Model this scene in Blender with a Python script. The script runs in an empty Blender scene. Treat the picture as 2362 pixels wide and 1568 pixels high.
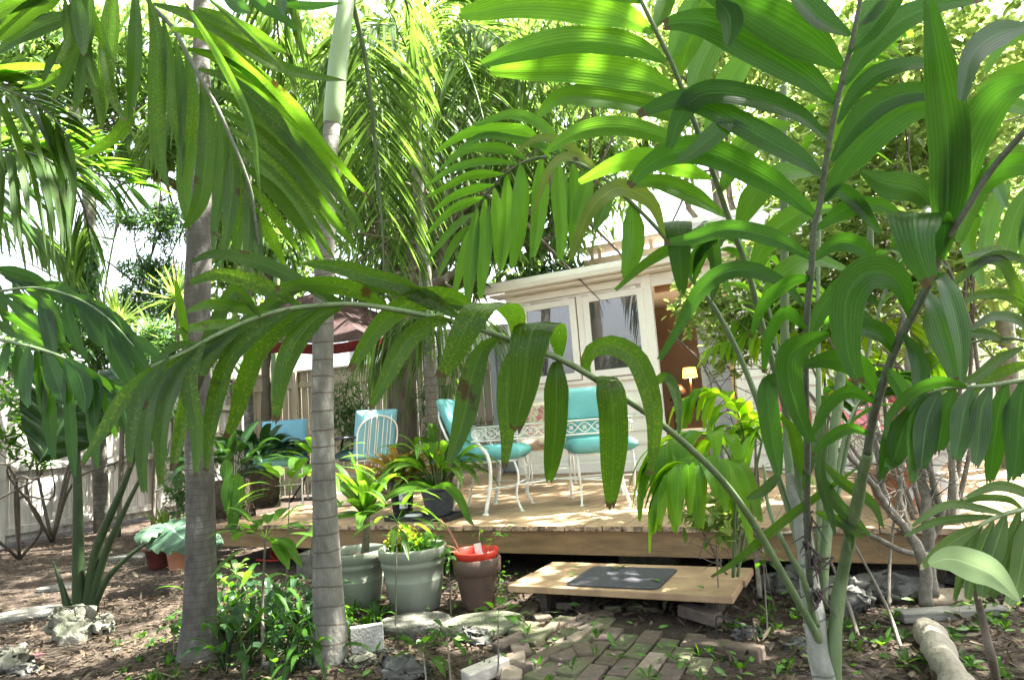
import bpy, math, random
import numpy as np
random.seed(7); rng = np.random.default_rng(11)
R = math.radians
scene = bpy.context.scene
COL = scene.collection
# ---------------------------------------------------------------- camera
FP = 1540.0                       # focal length in pixels of a 2361 px wide picture
CAM = np.array([0.0, 0.0, 1.13])
PITCH = math.atan(185.5/FP); ROLL = math.atan(0.076)
_R0 = np.array([1, 0, 0.]); FW = np.array([0, math.cos(PITCH), math.sin(PITCH)]); _U0 = np.array([0, -math.sin(PITCH), math.cos(PITCH)])
RT = math.cos(ROLL)*_R0 - math.sin(ROLL)*_U0
UP = math.sin(ROLL)*_R0 + math.cos(ROLL)*_U0
cam_d = bpy.data.cameras.new('camera'); cam = bpy.data.objects.new('camera', cam_d); COL.objects.link(cam)
from mathutils import Matrix, Vector
M = Matrix(((RT[0], UP[0], -FW[0], CAM[0]), (RT[1], UP[1], -FW[1], CAM[1]), (RT[2], UP[2], -FW[2], CAM[2]), (0, 0, 0, 1)))
cam.matrix_world = M
cam_d.sensor_width = 36; cam_d.lens = 36*FP/2361; cam_d.clip_start = 0.02; cam_d.clip_end = 600
scene.camera = cam
# ---------------------------------------------------------------- light
SUN_EL, SUN_AZ = 62.0, 80.0      # azimuth measured clockwise from +Y (view direction)
world = bpy.data.worlds.new('World'); scene.world = world; world.use_nodes = True
wn = world.node_tree; bg = wn.nodes['Background']
sky = wn.nodes.new('ShaderNodeTexSky'); sky.sky_type = 'NISHITA'; sky.sun_disc = False
sky.sun_elevation = R(SUN_EL); sky.sun_rotation = R(SUN_AZ); sky.dust_density = 5.0; sky.air_density = 1.0; sky.ozone_density = 1.0
hs = wn.nodes.new('ShaderNodeHueSaturation'); hs.inputs['Saturation'].default_value = .45; wn.links.new(sky.outputs[0], hs.inputs['Color']); wn.links.new(hs.outputs[0], bg.inputs[0]); bg.inputs[1].default_value = 0.09
sd = bpy.data.lights.new('sun', 'SUN'); sun = bpy.data.objects.new('sun', sd); COL.objects.link(sun)
sd.energy = 5.0; sd.angle = R(0.53); sd.color = (1.0, 0.96, 0.88)
sdir = Vector((math.sin(R(SUN_AZ))*math.cos(R(SUN_EL)), math.cos(R(SUN_AZ))*math.cos(R(SUN_EL)), math.sin(R(SUN_EL))))
sun.rotation_euler = (-sdir).to_track_quat('-Z', 'Y').to_euler()
vs = scene.view_settings; vs.view_transform = 'Standard'; vs.look = 'None'; vs.exposure = 3.6; vs.gamma = 1
scene.cycles.max_bounces = 8; scene.cycles.transmission_bounces = 6; scene.cycles.diffuse_bounces = 5
# ---------------------------------------------------------------- helpers: places
def V3(*a): return np.array(a, float)
def at(px, py, d): return CAM + d*(FW + (px-1180.5)/FP*RT - (py-784)/FP*UP)
def gnd(px, py, z=0.0):
    r = FW + (px-1180.5)/FP*RT - (py-784)/FP*UP
    return CAM + r*((z-CAM[2])/r[2])
DU = V3(.891, -.454, 0); DV = V3(.454, .891, 0); DO = V3(.24, 4.818, 0); DZ = .38
def D(a, b, z=0.0): return DO + a*DU + b*DV + V3(0, 0, z)
def onb(px, py, b):               # pixel on the vertical plane b -> (a, z)
    r = FW + (px-1180.5)/FP*RT - (py-784)/FP*UP
    t = (b - (CAM-DO) @ DV)/(r @ DV); p = CAM + r*t
    return (p-DO) @ DU, p[2]
# ---------------------------------------------------------------- helpers: objects
def thing(name, label, cat, loc=(0, 0, 0), group=None, kind=None):
    o = bpy.data.objects.new(name, None); COL.objects.link(o); o.location = tuple(loc); o.empty_display_size = .1
    o['label'] = label; o['category'] = cat
    if group: o['group'] = group
    if kind: o['kind'] = kind
    return o
def tag(o, label=None, cat=None, group=None, kind=None):
    for k, v in (('label', label), ('category', cat), ('group', group), ('kind', kind)):
        if v: o[k] = v
    return o
def wloc(o):
    l = np.array(o.location, float)
    while o.parent: o = o.parent; l = l + np.array(o.location, float)
    return l
def obj(name, V, F, mats, parent=None, uv=None, rnd=None, smooth=True, mi=None, origin=None, bevel=0):
    """one mesh object from world coordinates; F is an array of equal-size faces or a list"""
    V = np.asarray(V, float).reshape(-1, 3)
    o_loc = np.zeros(3)
    if parent is None:
        o_loc = np.array(origin, float) if origin is not None else V3(*(V.mean(0)[:2]), V[:, 2].min())
        V = V - o_loc
    else: V = V - wloc(parent)
    me = bpy.data.meshes.new(name)
    if isinstance(F, np.ndarray):
        k = F.shape[1]; me.vertices.add(len(V)); me.vertices.foreach_set('co', V.astype(np.float32).ravel())
        me.loops.add(F.size); me.loops.foreach_set('vertex_index', F.astype(np.int32).ravel())
        me.polygons.add(len(F)); me.polygons.foreach_set('loop_start', np.arange(0, F.size, k, dtype=np.int32))
        me.polygons.foreach_set('loop_total', np.full(len(F), k, np.int32)); me.update(calc_edges=True)
    else: me.from_pydata(V.tolist(), [], [tuple(int(i) for i in f) for f in F]); me.update()
    if smooth: me.polygons.foreach_set('use_smooth', np.ones(len(me.polygons), bool))
    if uv is not None:
        li = np.zeros(len(me.loops), np.int32); me.loops.foreach_get('vertex_index', li)
        l = me.uv_layers.new(name='UVMap'); l.data.foreach_set('uv', np.asarray(uv, np.float32)[li].ravel())
    if rnd is not None:
        at_ = me.attributes.new('rnd', 'FLOAT', 'POINT'); at_.data.foreach_set('value', np.asarray(rnd, np.float32))
    for m in (mats if isinstance(mats, (list, tuple)) else [mats]): me.materials.append(m)
    if mi is not None: me.polygons.foreach_set('material_index', np.asarray(mi, np.int32))
    o = bpy.data.objects.new(name, me); COL.objects.link(o)
    if parent is not None: o.parent = parent
    else: o.location = tuple(o_loc)
    if bevel:
        b = o.modifiers.new('bevel', 'BEVEL'); b.width = bevel; b.segments = 2; b.limit_method = 'ANGLE'
    return o
class MB:
    def __init__(s): s.V = []; s.F = []; s.n = 0
    def add(s, V, F):
        V = np.asarray(V, float).reshape(-1, 3); s.V.append(V); s.F += [tuple(int(i)+s.n for i in f) for f in F]; s.n += len(V); return s
    def box(s, c, size, ax=None, ay=None, az=None):
        c = np.asarray(c, float); ax = V3(1, 0, 0) if ax is None else ax; ay = V3(0, 1, 0) if ay is None else ay
        az = V3(0, 0, 1) if az is None else az; h = np.array(size)/2
        P = [c + i*h[0]*ax + j*h[1]*ay + k*h[2]*az for k in (-1, 1) for j in (-1, 1) for i in (-1, 1)]
        return s.add(P, [(0, 2, 3, 1), (4, 5, 7, 6), (0, 1, 5, 4), (2, 6, 7, 3), (0, 4, 6, 2), (1, 3, 7, 5)])
    def dbox(s, a0, a1, b0, b1, z0, z1):    # box in the deck's frame
        return s.box(D((a0+a1)/2, (b0+b1)/2, (z0+z1)/2), (abs(a1-a0), abs(b1-b0), abs(z1-z0)), DU, DV)
    def tube(s, P, r, n=8, cap=True):
        P = np.asarray(P, float); m = len(P); r = np.broadcast_to(np.asarray(r, float), (m,))
        T = np.gradient(P, axis=0); T /= np.linalg.norm(T, axis=1)[:, None]+1e-9
        ref = V3(0, 0, 1) if abs(T[0][2]) < .9 else V3(1, 0, 0)
        N = np.cross(T[0], ref); N /= np.linalg.norm(N); V = []
        for i in range(m):
            N = N - (N @ T[i])*T[i]; N /= np.linalg.norm(N)+1e-9; B = np.cross(T[i], N)
            for k in range(n):
                a = 2*math.pi*k/n; V.append(P[i]+r[i]*(math.cos(a)*N+math.sin(a)*B))
        F = [(i*n+k, i*n+(k+1) % n, (i+1)*n+(k+1) % n, (i+1)*n+k) for i in range(m-1) for k in range(n)]
        if cap: F += [tuple(range(n))[::-1], tuple((m-1)*n+k for k in range(n))]
        return s.add(V, F)
    def lathe(s, c, prof, n=32, sx=1, sy=1):   # prof: (r, z)
        c = np.asarray(c, float); V = []
        for r, z in prof:
            for k in range(n):
                a = 2*math.pi*k/n; V.append(c+V3(r*sx*math.cos(a), r*sy*math.sin(a), z))
        m = len(prof)
        return s.add(V, [(i*n+k, i*n+(k+1) % n, (i+1)*n+(k+1) % n, (i+1)*n+k) for i in range(m-1) for k in range(n)])
    def build(s, name, mat, parent=None, **kw): return obj(name, np.concatenate(s.V), s.F, mat, parent, **kw)
def spline(P, n):
    P = np.asarray(P, float); m = len(P)
    if m == 2: return P[0]+(P[1]-P[0])*np.linspace(0, 1, n)[:, None]
    d = np.r_[0, np.cumsum(np.sqrt(np.linalg.norm(np.diff(P[:, :3], axis=0), axis=1))+1e-6)]
    d /= d[-1]; T = np.zeros_like(P)
    T[1:-1] = (P[2:]-P[:-2])/(d[2:]-d[:-2])[:, None]; T[0] = (P[1]-P[0])/(d[1]-d[0]); T[-1] = (P[-1]-P[-2])/(d[-1]-d[-2])
    t = np.linspace(0, 1, n); i = np.clip(np.searchsorted(d, t, 'right')-1, 0, m-2); h = (d[i+1]-d[i])[:, None]; u = ((t-d[i])[:, None])/h
    return ((2*u**3-3*u**2+1)*P[i]+(u**3-2*u**2+u)*h*T[i]+(-2*u**3+3*u**2)*P[i+1]+(u**3-u**2)*h*T[i+1])
def uneven(V, amp, sc, seed=0):   # cheap smooth pseudo-noise displacement
    V = np.asarray(V, float); q = np.zeros_like(V); g = np.random.default_rng(seed)
    for k in range(5):
        w = g.normal(size=(3, 3))*sc*(1.6**k); ph = g.uniform(0, 6.28, 3); q += np.sin(V @ w+ph)/(1.5**k)
    return V+q*amp*.5
# ---------------------------------------------------------------- materials
def nt(name):
    m = bpy.data.materials.new(name); m.use_nodes = True; t = m.node_tree
    return m, t, t.nodes['Principled BSDF'], lambda k: t.nodes.new('ShaderNode'+k), t.links.new
def ramp(N, L, fac, stops):
    r = N('ValToRGB'); e = r.color_ramp.elements
    while len(e) < len(stops): e.new(.5)
    for i, (p, c) in enumerate(stops): e[i].position = p; e[i].color = (*c, 1)
    L(fac, r.inputs[0]); return r.outputs[0]
def mat(name, c1, c2=None, rough=.7, sc=6, bump=.2, bsc=None, spec=.3, stretch=(1, 1, 1), metal=0, c3=None, p=(.35, .65), dist=.01, coord='Object'):
    m, t, b, N, L = nt(name); c2 = c2 or tuple(x*.75 for x in c1)
    tc = N('TexCoord'); mp = N('Mapping'); mp.inputs['Scale'].default_value = stretch
    L(tc.outputs[coord], mp.inputs[0])
    n1 = N('TexNoise'); n1.inputs['Scale'].default_value = sc; n1.inputs['Detail'].default_value = 6; n1.inputs['Roughness'].default_value = .65
    L(mp.outputs[0], n1.inputs['Vector'])
    st = [(p[0], c2), (p[1], c1)] + ([(min(p[1]+.15, 1), c3)] if c3 else [])
    L(ramp(N, L, n1.outputs[0], st), b.inputs['Base Color'])
    b.inputs['Roughness'].default_value = rough; b.inputs['Specular IOR Level'].default_value = spec; b.inputs['Metallic'].default_value = metal
    if bump:
        n2 = N('TexNoise'); n2.inputs['Scale'].default_value = bsc or sc*5; n2.inputs['Detail'].default_value = 5; L(mp.outputs[0], n2.inputs['Vector'])
        bu = N('Bump'); bu.inputs['Strength'].default_value = bump; bu.inputs['Distance'].default_value = dist
        L(n2.outputs[0], bu.inputs['Height']); L(bu.outputs[0], b.inputs['Normal'])
    return m
def leafmat(name, c1, c2, tr, rough=.36, tmix=.56, spots=0, spotcol=(.16, .22, .012), veins=60, spec=.22, tip=None, under=None):
    """two-sided leaf: glossy skin, light passes through; per-leaf tone from 'rnd', veins from UV"""
    m, t, b, N, L = nt(name)
    a = N('Attribute'); a.attribute_name = 'rnd'
    col = ramp(N, L, a.outputs['Fac'], [(0, c2), (1, c1)])
    trc = ramp(N, L, a.outputs['Fac'], [(0, tuple(x*.75 for x in tr)), (1, tr)])
    uv = N('UVMap'); sp = N('SeparateXYZ'); L(uv.outputs[0], sp.inputs[0])
    def mix(fac, A, B):
        x = N('Mix'); x.data_type = 'RGBA'
        for k, v in (('Factor', fac), ('A', A), ('B', B)):
            i = [q for q in x.inputs if q.name == k and q.enabled][0]
            if isinstance(v, (int, float)): i.default_value = v
            elif isinstance(v, tuple): i.default_value = (*v, 1)
            else: L(v, i)
        return [q for q in x.outputs if q.enabled][0]
    def math_(op, A, B=None):
        x = N('Math'); x.operation = op
        for i, v in enumerate((A, B)):
            if v is None: continue
            if isinstance(v, (int, float)): x.inputs[i].default_value = v
            else: L(v, x.inputs[i])
        return x.outputs[0]
    tc = N('TexCoord')
    if spots:
        n = N('TexNoise'); n.inputs['Scale'].default_value = 190; n.inputs['Detail'].default_value = 2; L(tc.outputs['Object'], n.inputs['Vector'])
        n3 = N('TexNoise'); n3.inputs['Scale'].default_value = 7; L(tc.outputs['Object'], n3.inputs['Vector'])
        sm_ = N('MapRange'); L(math_('ADD', n.outputs[0], math_('MULTIPLY', n3.outputs[0], .45)), sm_.inputs[0]); sm_.inputs[1].default_value = 1.0-spots; sm_.inputs[2].default_value = 1.07-spots; f = math_('MULTIPLY', sm_.outputs[0], math_('MULTIPLY', a.outputs['Fac'], .6))
        col = mix(f, col, spotcol); trc = mix(f, trc, tuple(min(1, x*1.5) for x in spotcol))
    if spots > .1:
        n5 = N('TexNoise'); n5.inputs['Scale'].default_value = 11; n5.inputs['Detail'].default_value = 4; L(tc.outputs['Object'], n5.inputs['Vector'])
        f = N('MapRange'); L(n5.outputs[0], f.inputs[0]); f.inputs[1].default_value = .655; f.inputs[2].default_value = .70
        col = mix(f.outputs[0], col, (.05, .038, .012)); trc = mix(f.outputs[0], trc, (.06, .045, .008))
    n2 = N('TexNoise'); n2.inputs['Scale'].default_value = 9; n2.inputs['Detail'].default_value = 4; L(tc.outputs['Object'], n2.inputs['Vector'])
    v = ramp(N, L, n2.outputs[0], [(.32, (.55, .6, .6)), (.7, (1.2, 1.15, 1.0))])
    x = N('Mix'); x.data_type = 'RGBA'; x.blend_type = 'MULTIPLY'
    ii = [q for q in x.inputs if q.enabled]; ii[0].default_value = 1; L(col, ii[1]); L(v, ii[2]); col = [q for q in x.outputs if q.enabled][0]
    if tip:
        n4 = N('TexNoise'); n4.inputs['Scale'].default_value = 28; n4.inputs['Detail'].default_value = 4; L(tc.outputs['Object'], n4.inputs['Vector'])
        rr = math_('MULTIPLY', math_('GREATER_THAN', a.outputs['Fac'], .45), .11)
        f = math_('GREATER_THAN', math_('ADD', sp.outputs[1], math_('MULTIPLY', n4.outputs[0], rr)), 1.015)
        col = mix(f, col, tip); trc = mix(f, trc, tip)
    # midrib and fine parallel veins
    mid = math_('LESS_THAN', math_('ABSOLUTE', math_('SUBTRACT', sp.outputs[0], .5)), .02)
    col = mix(math_('MULTIPLY', mid, .55), col, tuple(min(1, x*2.4+.03) for x in c1))
    s = math_('SINE', math_('MULTIPLY', sp.outputs[0], float(veins)))
    bu = N('Bump'); bu.inputs['Strength'].default_value = .16; bu.inputs['Distance'].default_value = .001
    L(s, bu.inputs['Height']); L(bu.outputs[0], b.inputs['Normal'])
    sc = N('Mix'); sc.data_type = 'RGBA'; sc.blend_type = 'MULTIPLY'; jj = [q for q in sc.inputs if q.enabled]
    jj[0].default_value = 1; L(trc, jj[1]); L(ramp(N, L, s, [(0, (.80, .82, .82)), (1, (1.05, 1.05, 1.0))]), jj[2]); trc = [q for q in sc.outputs if q.enabled][0]
    L(col, b.inputs['Base Color']); b.inputs['Roughness'].default_value = rough; b.inputs['Specular IOR Level'].default_value = spec
    tn = N('BsdfTranslucent'); L(trc, tn.inputs['Color']); L(bu.outputs[0], tn.inputs['Normal'])
    ms = N('MixShader'); ms.inputs[0].default_value = tmix; L(b.outputs[0], ms.inputs[1]); L(tn.outputs[0], ms.inputs[2])
    L(ms.outputs[0], t.nodes['Material Output'].inputs['Surface'])
    return m
G_HERO = leafmat('leaf_big_palm', (.024, .070, .011), (.012, .037, .007), (.090, .27, .014), spots=.08, tip=(.075, .055, .025))
G_HERO2 = leafmat('leaf_spotted_palm', (.030, .066, .009), (.014, .036, .006), (.115, .26, .012), spots=.20, tip=(.075, .055, .025), rough=.30, spec=.24)
G_PALE = leafmat('leaf_pale_palm', (.085, .14, .045), (.05, .10, .03), (.13, .24, .035), spots=.03, tip=(.35, .3, .2), rough=.45)
G_BLUE = leafmat('leaf_shiny_palm', (.024, .070, .016), (.013, .042, .010), (.09, .24, .010), rough=.3, spots=.04, spec=.24)
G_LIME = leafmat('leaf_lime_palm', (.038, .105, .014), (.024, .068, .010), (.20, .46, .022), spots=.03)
G_BACKLIT = leafmat('leaf_backlit_palm', (.09, .22, .012), (.06, .16, .010), (.42, .72, .015), spots=.08, tmix=.6)  # backlight put into the colour: brighter green with more show-through
G_FINE = leafmat('leaf_fine_palm', (.05, .105, .022), (.03, .07, .016), (.15, .27, .035), spots=.1, veins=20, rough=.55, spec=.15, spotcol=(.4, .28, .03))
G_MANGO = leafmat('leaf_canopy', (.085, .155, .045), (.032, .072, .022), (.27, .44, .08), veins=10, rough=.32, tmix=.45)
G_OVATE = leafmat('leaf_ovate', (.13, .21, .045), (.08, .15, .03), (.42, .56, .13), veins=10, rough=.35, tmix=.45)
G_DARK = leafmat('leaf_dark', (.026, .075, .02), (.014, .045, .012), (.07, .18, .02), veins=30, rough=.3, tmix=.25)
G_MID = leafmat('leaf_seedling', (.045, .12, .018), (.022, .07, .012), (.14, .34, .015), veins=30, rough=.4)
G_NEEDLE = leafmat('leaf_narrow_blue', (.08, .16, .07), (.04, .10, .045), (.14, .28, .06), veins=5, rough=.4)
G_SPIKE = leafmat('leaf_spiky', (.2, .32, .07), (.12, .22, .04), (.34, .48, .08), veins=12, rough=.4)
G_ALO = leafmat('leaf_elephant', (.022, .055, .016), (.016, .04, .012), (.035, .09, .012), veins=1, rough=.4, tmix=.25)
G_GLAU = leafmat('leaf_glaucous', (.07, .13, .085), (.05, .10, .065), (.08, .18, .06), veins=1, rough=.45, tmix=.25)
G_CROTON = leafmat('leaf_croton', (.45, .3, .04), (.2, .05, .02), (.5, .35, .05), veins=8, tmix=.35)
G_YEL = leafmat('flower_yellow', (.6, .5, .04), (.3, .35, .03), (.5, .45, .05), veins=2, tmix=.4)
G_DEAD = mat('dead_leaf', (.23, .17, .11), (.10, .065, .04), .8, sc=14, c3=(.34, .28, .2), bump=.3)
STEM = mat('palm_stem', (.10, .14, .06), (.06, .095, .04), .55, sc=25, bump=.25, stretch=(1, 1, .25), c3=(.14, .165, .12))
STEMD = mat('palm_stem_dark', (.085, .10, .065), (.05, .06, .04), .6, sc=60, bump=.3, c3=(.16, .17, .14))
TWIG = mat('twig_bark', (.13, .11, .085), (.07, .06, .045), .85, sc=20, bump=.5, c3=(.19, .18, .15))
BARK = mat('tree_bark', (.17, .145, .115), (.08, .065, .05), .9, sc=9, bump=1, bsc=25, stretch=(1, 1, .2), dist=.04)
SOIL = mat('soil', (.058, .040, .027), (.026, .019, .013), .95, sc=3, bump=1, bsc=60, dist=.03, c3=(.10, .072, .052))
# ---------------------------------------------------------------- leaves and palms
class Leaves:
    """collects ribbons into one mesh with UVs and a per-leaf random tone"""
    def __init__(s): s.V = []; s.F = []; s.U = []; s.Rn = []; s.n = 0
    def ribbon(s, P, w, W, fold=.18, cols=5, prof='palm', jag=0, rnd=None, twist=0):
        n = len(P); t = np.linspace(0, 1, n)
        T = np.gradient(P, axis=0); T /= np.linalg.norm(T, axis=1)[:, None]+1e-9
        W = W - (W*T).sum(1)[:, None]*T; W /= np.linalg.norm(W, axis=1)[:, None]+1e-9; N = np.cross(T, W)
        if prof == 'palm': pr = np.minimum(1, .10+t/.36)**.75*np.clip(1-np.clip((t-.42)/.58, 0, 1)**1.9, 0, 1)**.85+.012
        elif prof == 'strap': pr = np.minimum(1, .5+t/.25)*(1-t**3)**.8
        else: pr = np.sin(np.pi*np.clip(t*.97+.02, 0, 1)**.85)**.8
        if jag: pr = np.minimum(1, .10+t/.34)**.75*(1-.72*np.clip((t-.5)/.5, 0, 1)**1.5)
        c = np.linspace(-1, 1, cols); rv = random.random() if rnd is None else rnd
        ph = random.random()*6; und = 1+.05*np.sin(t*9+ph)
        hw = (w/2*pr*und)[:, None]
        X = P[:, None, :]+(hw*c[None])[..., None]*W[:, None, :]-(hw*fold*(np.abs(c)[None]*1.2-.5*(c**2)[None]))[..., None]*N[:, None, :]
        if jag:
            j = np.array([random.uniform(-1, .6) for _ in c])*w*jag; X[-1] += j[:, None]*T[-1]
        idx = np.arange(n*cols).reshape(n, cols)
        F = np.stack([idx[:-1, :-1], idx[:-1, 1:], idx[1:, 1:], idx[1:, :-1]], -1).reshape(-1, 4)
        s.V.append(X.reshape(-1, 3)); s.F.append(F+s.n); s.n += n*cols
        s.U.append(np.stack(np.broadcast_arrays((c[None]+1)/2, t[:, None]), -1).reshape(-1, 2)); s.Rn.append(np.full(n*cols, rv))
    def traced(s, pts, w, d0, d1=None, fold=.18, jag=0, n=18, tilt=0, prof='palm', rnd=None, cols=7):
        """a leaflet from points (x, y[, depth]) of the picture plane, w in the same units"""
        P2 = np.array([p[:2] for p in pts], float); k = len(P2); d1 = d0*.97 if d1 is None else d1
        dd = np.array([p[2] if len(p) > 2 else d0+(d1-d0)*i/(k-1) for i, p in enumerate(pts)])
        S = spline(np.c_[P2, dd], n); P = np.array([at(*q) for q in S])
        g = np.gradient(S[:, :2], axis=0); L = np.linalg.norm(g, axis=1)+1e-6; tn = g/L[:, None]
        dt = np.gradient(tn, axis=0); kap = np.linalg.norm(dt, axis=1)/L
        c = np.clip(.9/(kap*w/2+1e-6), .25, 1); c = np.convolve(np.r_[c[0], c[0], c, c[-1], c[-1]], np.ones(5)/5, 'valid')
        c = c*math.cos(tilt); pc = np.stack([-tn[:, 1], tn[:, 0]], 1)
        perp = pc[:, :1]*RT[None]-pc[:, 1:]*UP[None]
        vd = P-CAM; vd /= np.linalg.norm(vd, axis=1)[:, None]
        W = perp*c[:, None]+vd*np.sqrt(np.maximum(0, 1-c**2))[:, None]*(1 if tilt >= 0 else -1)
        s.ribbon(P, w*float(dd.mean())/FP, W, fold, cols=cols, jag=jag, prof=prof, rnd=rnd)
    def folded(s, pts, w, fold=.15, jag=.12, n=18, rnd=None, lean=0.):
        """a leaflet that comes towards us and hangs down; its width runs level"""
        S = spline(np.array(pts, float), n); P = np.array([at(*q) for q in S])
        W = np.broadcast_to(RT*math.cos(lean)+UP*math.sin(lean), P.shape); s.ribbon(P, w*S[:, 2].mean()/FP, W, fold, cols=7, jag=jag, rnd=rnd)
    def arc(s, p, d, L, w, droop=.4, n=7, fold=.2, prof='palm', jag=0, cols=3, rnd=None, roll=0., up=None):
        """free leaf: starts at p along d and bends down under its weight"""
        d = d/np.linalg.norm(d); t = np.linspace(0, 1, n)[:, None]
        P = p+d*L*t*(1-.25*droop*t)+V3(0, 0, -1)*L*droop*t**2
        W = np.cross(d, V3(0, 0, 1) if up is None else up)
        if np.linalg.norm(W) < .05: W = V3(math.cos(p[0]*50), math.sin(p[0]*50), 0)
        W = W/np.linalg.norm(W); Nn = np.cross(W, d); W = W*math.cos(roll)+Nn*math.sin(roll)
        s.ribbon(P, w, np.broadcast_to(W, P.shape), fold, cols=cols, prof=prof, jag=jag, rnd=rnd)
    def build(s, name, m, parent=None, **kw):
        return obj(name, np.concatenate(s.V), np.concatenate(s.F), m, parent, uv=np.concatenate(s.U), rnd=np.concatenate(s.Rn), **kw)
def rach(pts): return np.array([at(*p) for p in pts])
def frond(parent, R3, n, L, w, m, droop=.5, ang=50, rad=(.010, .003), stem=STEM, sides=(1, -1), jag=0, start=.12, up=(0, 0, 1), ljit=.12, lprof=None, fold=.2, cols=3, lift=.15, name='frond', nn=7, hang=0.):
    """pinnate frond on a 3-D rachis; leaflets mesh with the rachis as its sub-part"""
    S = spline(R3, 40); T = np.gradient(S, axis=0); T /= np.linalg.norm(T, axis=1)[:, None]
    lv = Leaves(); up = np.array(up, float)
    for i in range(n):
        t = start+(1-start)*(i+.5)/n
        for sd_ in sides:
            q = t+random.uniform(-.004, .004); k = min(39, max(0, int(q*39))); f = min(1, max(0, q*39-k)); k2 = min(39, k+1)
            p = S[k]*(1-f)+S[k2]*f; tt = T[k]; sv = np.cross(tt, up); sv /= np.linalg.norm(sv)+1e-9; nv = np.cross(sv, tt)
            a = R(ang*(1-.45*t)+random.gauss(0, 4)); pr = (lprof(t) if lprof else (.55+.9*math.sin(math.pi*min(1, t*1.02+.08)))*.7)
            d = tt*math.cos(a)+sd_*sv*math.sin(a)+nv*(lift+random.gauss(0, .08)) + V3(0, 0, -hang)
            lv.arc(p, d, L*pr*random.uniform(1-ljit, 1+ljit), w*(.55+.45*pr)*random.uniform(.85, 1.1), droop*random.uniform(.75, 1.25), n=nn, fold=fold, jag=jag, cols=cols, roll=random.gauss(0, .25))
    f = lv.build(name, m, parent)
    MB().tube(S, np.linspace(rad[0], rad[1], 40), 6).build('rachis', stem, f)
    return f
def leafcloud(C, dirs, L, w, droop=.25, ovate=False):
    """many small leaves at once: C positions, dirs, lengths, widths -> V, F, UV"""
    n = len(C); d = dirs/np.linalg.norm(dirs, axis=1)[:, None]
    s = np.cross(d, rng.normal(size=(n, 3))*.35+np.array([0, 0, 1.])); s /= np.linalg.norm(s, axis=1)[:, None]+1e-9; nn = np.cross(s, d)
    rows = [(0, .08), (.3, .9), (.65, .85 if ovate else .7), (1, .02)] if not ovate else [(0, .1), (.35, .85), (.75, .95), (1, .1)]
    V = []; U = []
    for (u, k) in rows:
        for c in (-1, 0, 1):
            V.append(C+d*(L*u)[:, None]+s*(w*.5*k*c)[:, None]+nn*(w*.12*abs(c)*k)[:, None]-np.array([0, 0, 1.])*(L*droop*u*u)[:, None]); U.append((.5+.5*c, u))
    V = np.stack(V, 1); idx = np.arange(12).reshape(4, 3)
    f = np.stack([idx[:-1, :-1], idx[:-1, 1:], idx[1:, 1:], idx[1:, :-1]], -1).reshape(-1, 4)
    F = (f[None]+12*np.arange(n)[:, None, None]).reshape(-1, 4)
    return V.reshape(-1, 3), F, np.tile(np.array(U), (n, 1)), np.repeat(rng.random(n), 12)
def whorls(centers, k, L, w, down=.6, spread=1., sp=.25, **kw):
    """k leaves round each twig end"""
    n = len(centers); C = np.repeat(centers, k, 0); ax = rng.normal(size=(n, 3))*.5; ax = np.repeat(ax, k, 0)
    d = rng.normal(size=(n*k, 3))*spread+ax; d[:, 2] = d[:, 2]*.6-down
    C = C+rng.normal(size=C.shape)*L*sp; Ls = L*rng.uniform(.6, 1.15, n*k)
    return leafcloud(C, d, Ls, w*rng.uniform(.8, 1.2, n*k), **kw)
def inell(c, r, n):
    q = rng.normal(size=(n*2, 3)); q /= np.linalg.norm(q, axis=1)[:, None]; q *= (rng.random(n*2)**.45)[:, None]
    return np.asarray(c)+q[:n]*np.asarray(r)
# ================================================================ SETTING
def sheet(name, x0, x1, y0, y1, nx, ny, zf, m):
    X, Y = np.meshgrid(np.linspace(x0, x1, nx), np.linspace(y0, y1, ny)); Z = zf(X, Y)
    idx = np.arange(nx*ny).reshape(ny, nx); F = np.stack([idx[:-1, :-1], idx[:-1, 1:], idx[1:, 1:], idx[1:, :-1]], -1).reshape(-1, 4)
    return obj(name, np.stack([X, Y, Z], -1).reshape(-1, 3), F, m, origin=(0, 0, 0))
def gz(X, Y):
    z = .012*np.sin(3.1*X+1.7*Y)+.010*np.sin(5.3*Y-2.2*X+1)+.006*np.sin(11*X)*np.sin(9*Y)
    return z*np.clip((30-np.hypot(X, Y))/10, 0, 1)
tag(sheet('ground', -14, 14, -3, 25, 280, 280, gz, SOIL), kind='structure')
tag(sheet('terrain', -250, 250, -200, 300, 40, 40, lambda X, Y: X*0-.06, mat('far_ground', (.09, .10, .04), (.06, .05, .03), .95, sc=.5, bump=0)), kind='structure')

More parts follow.
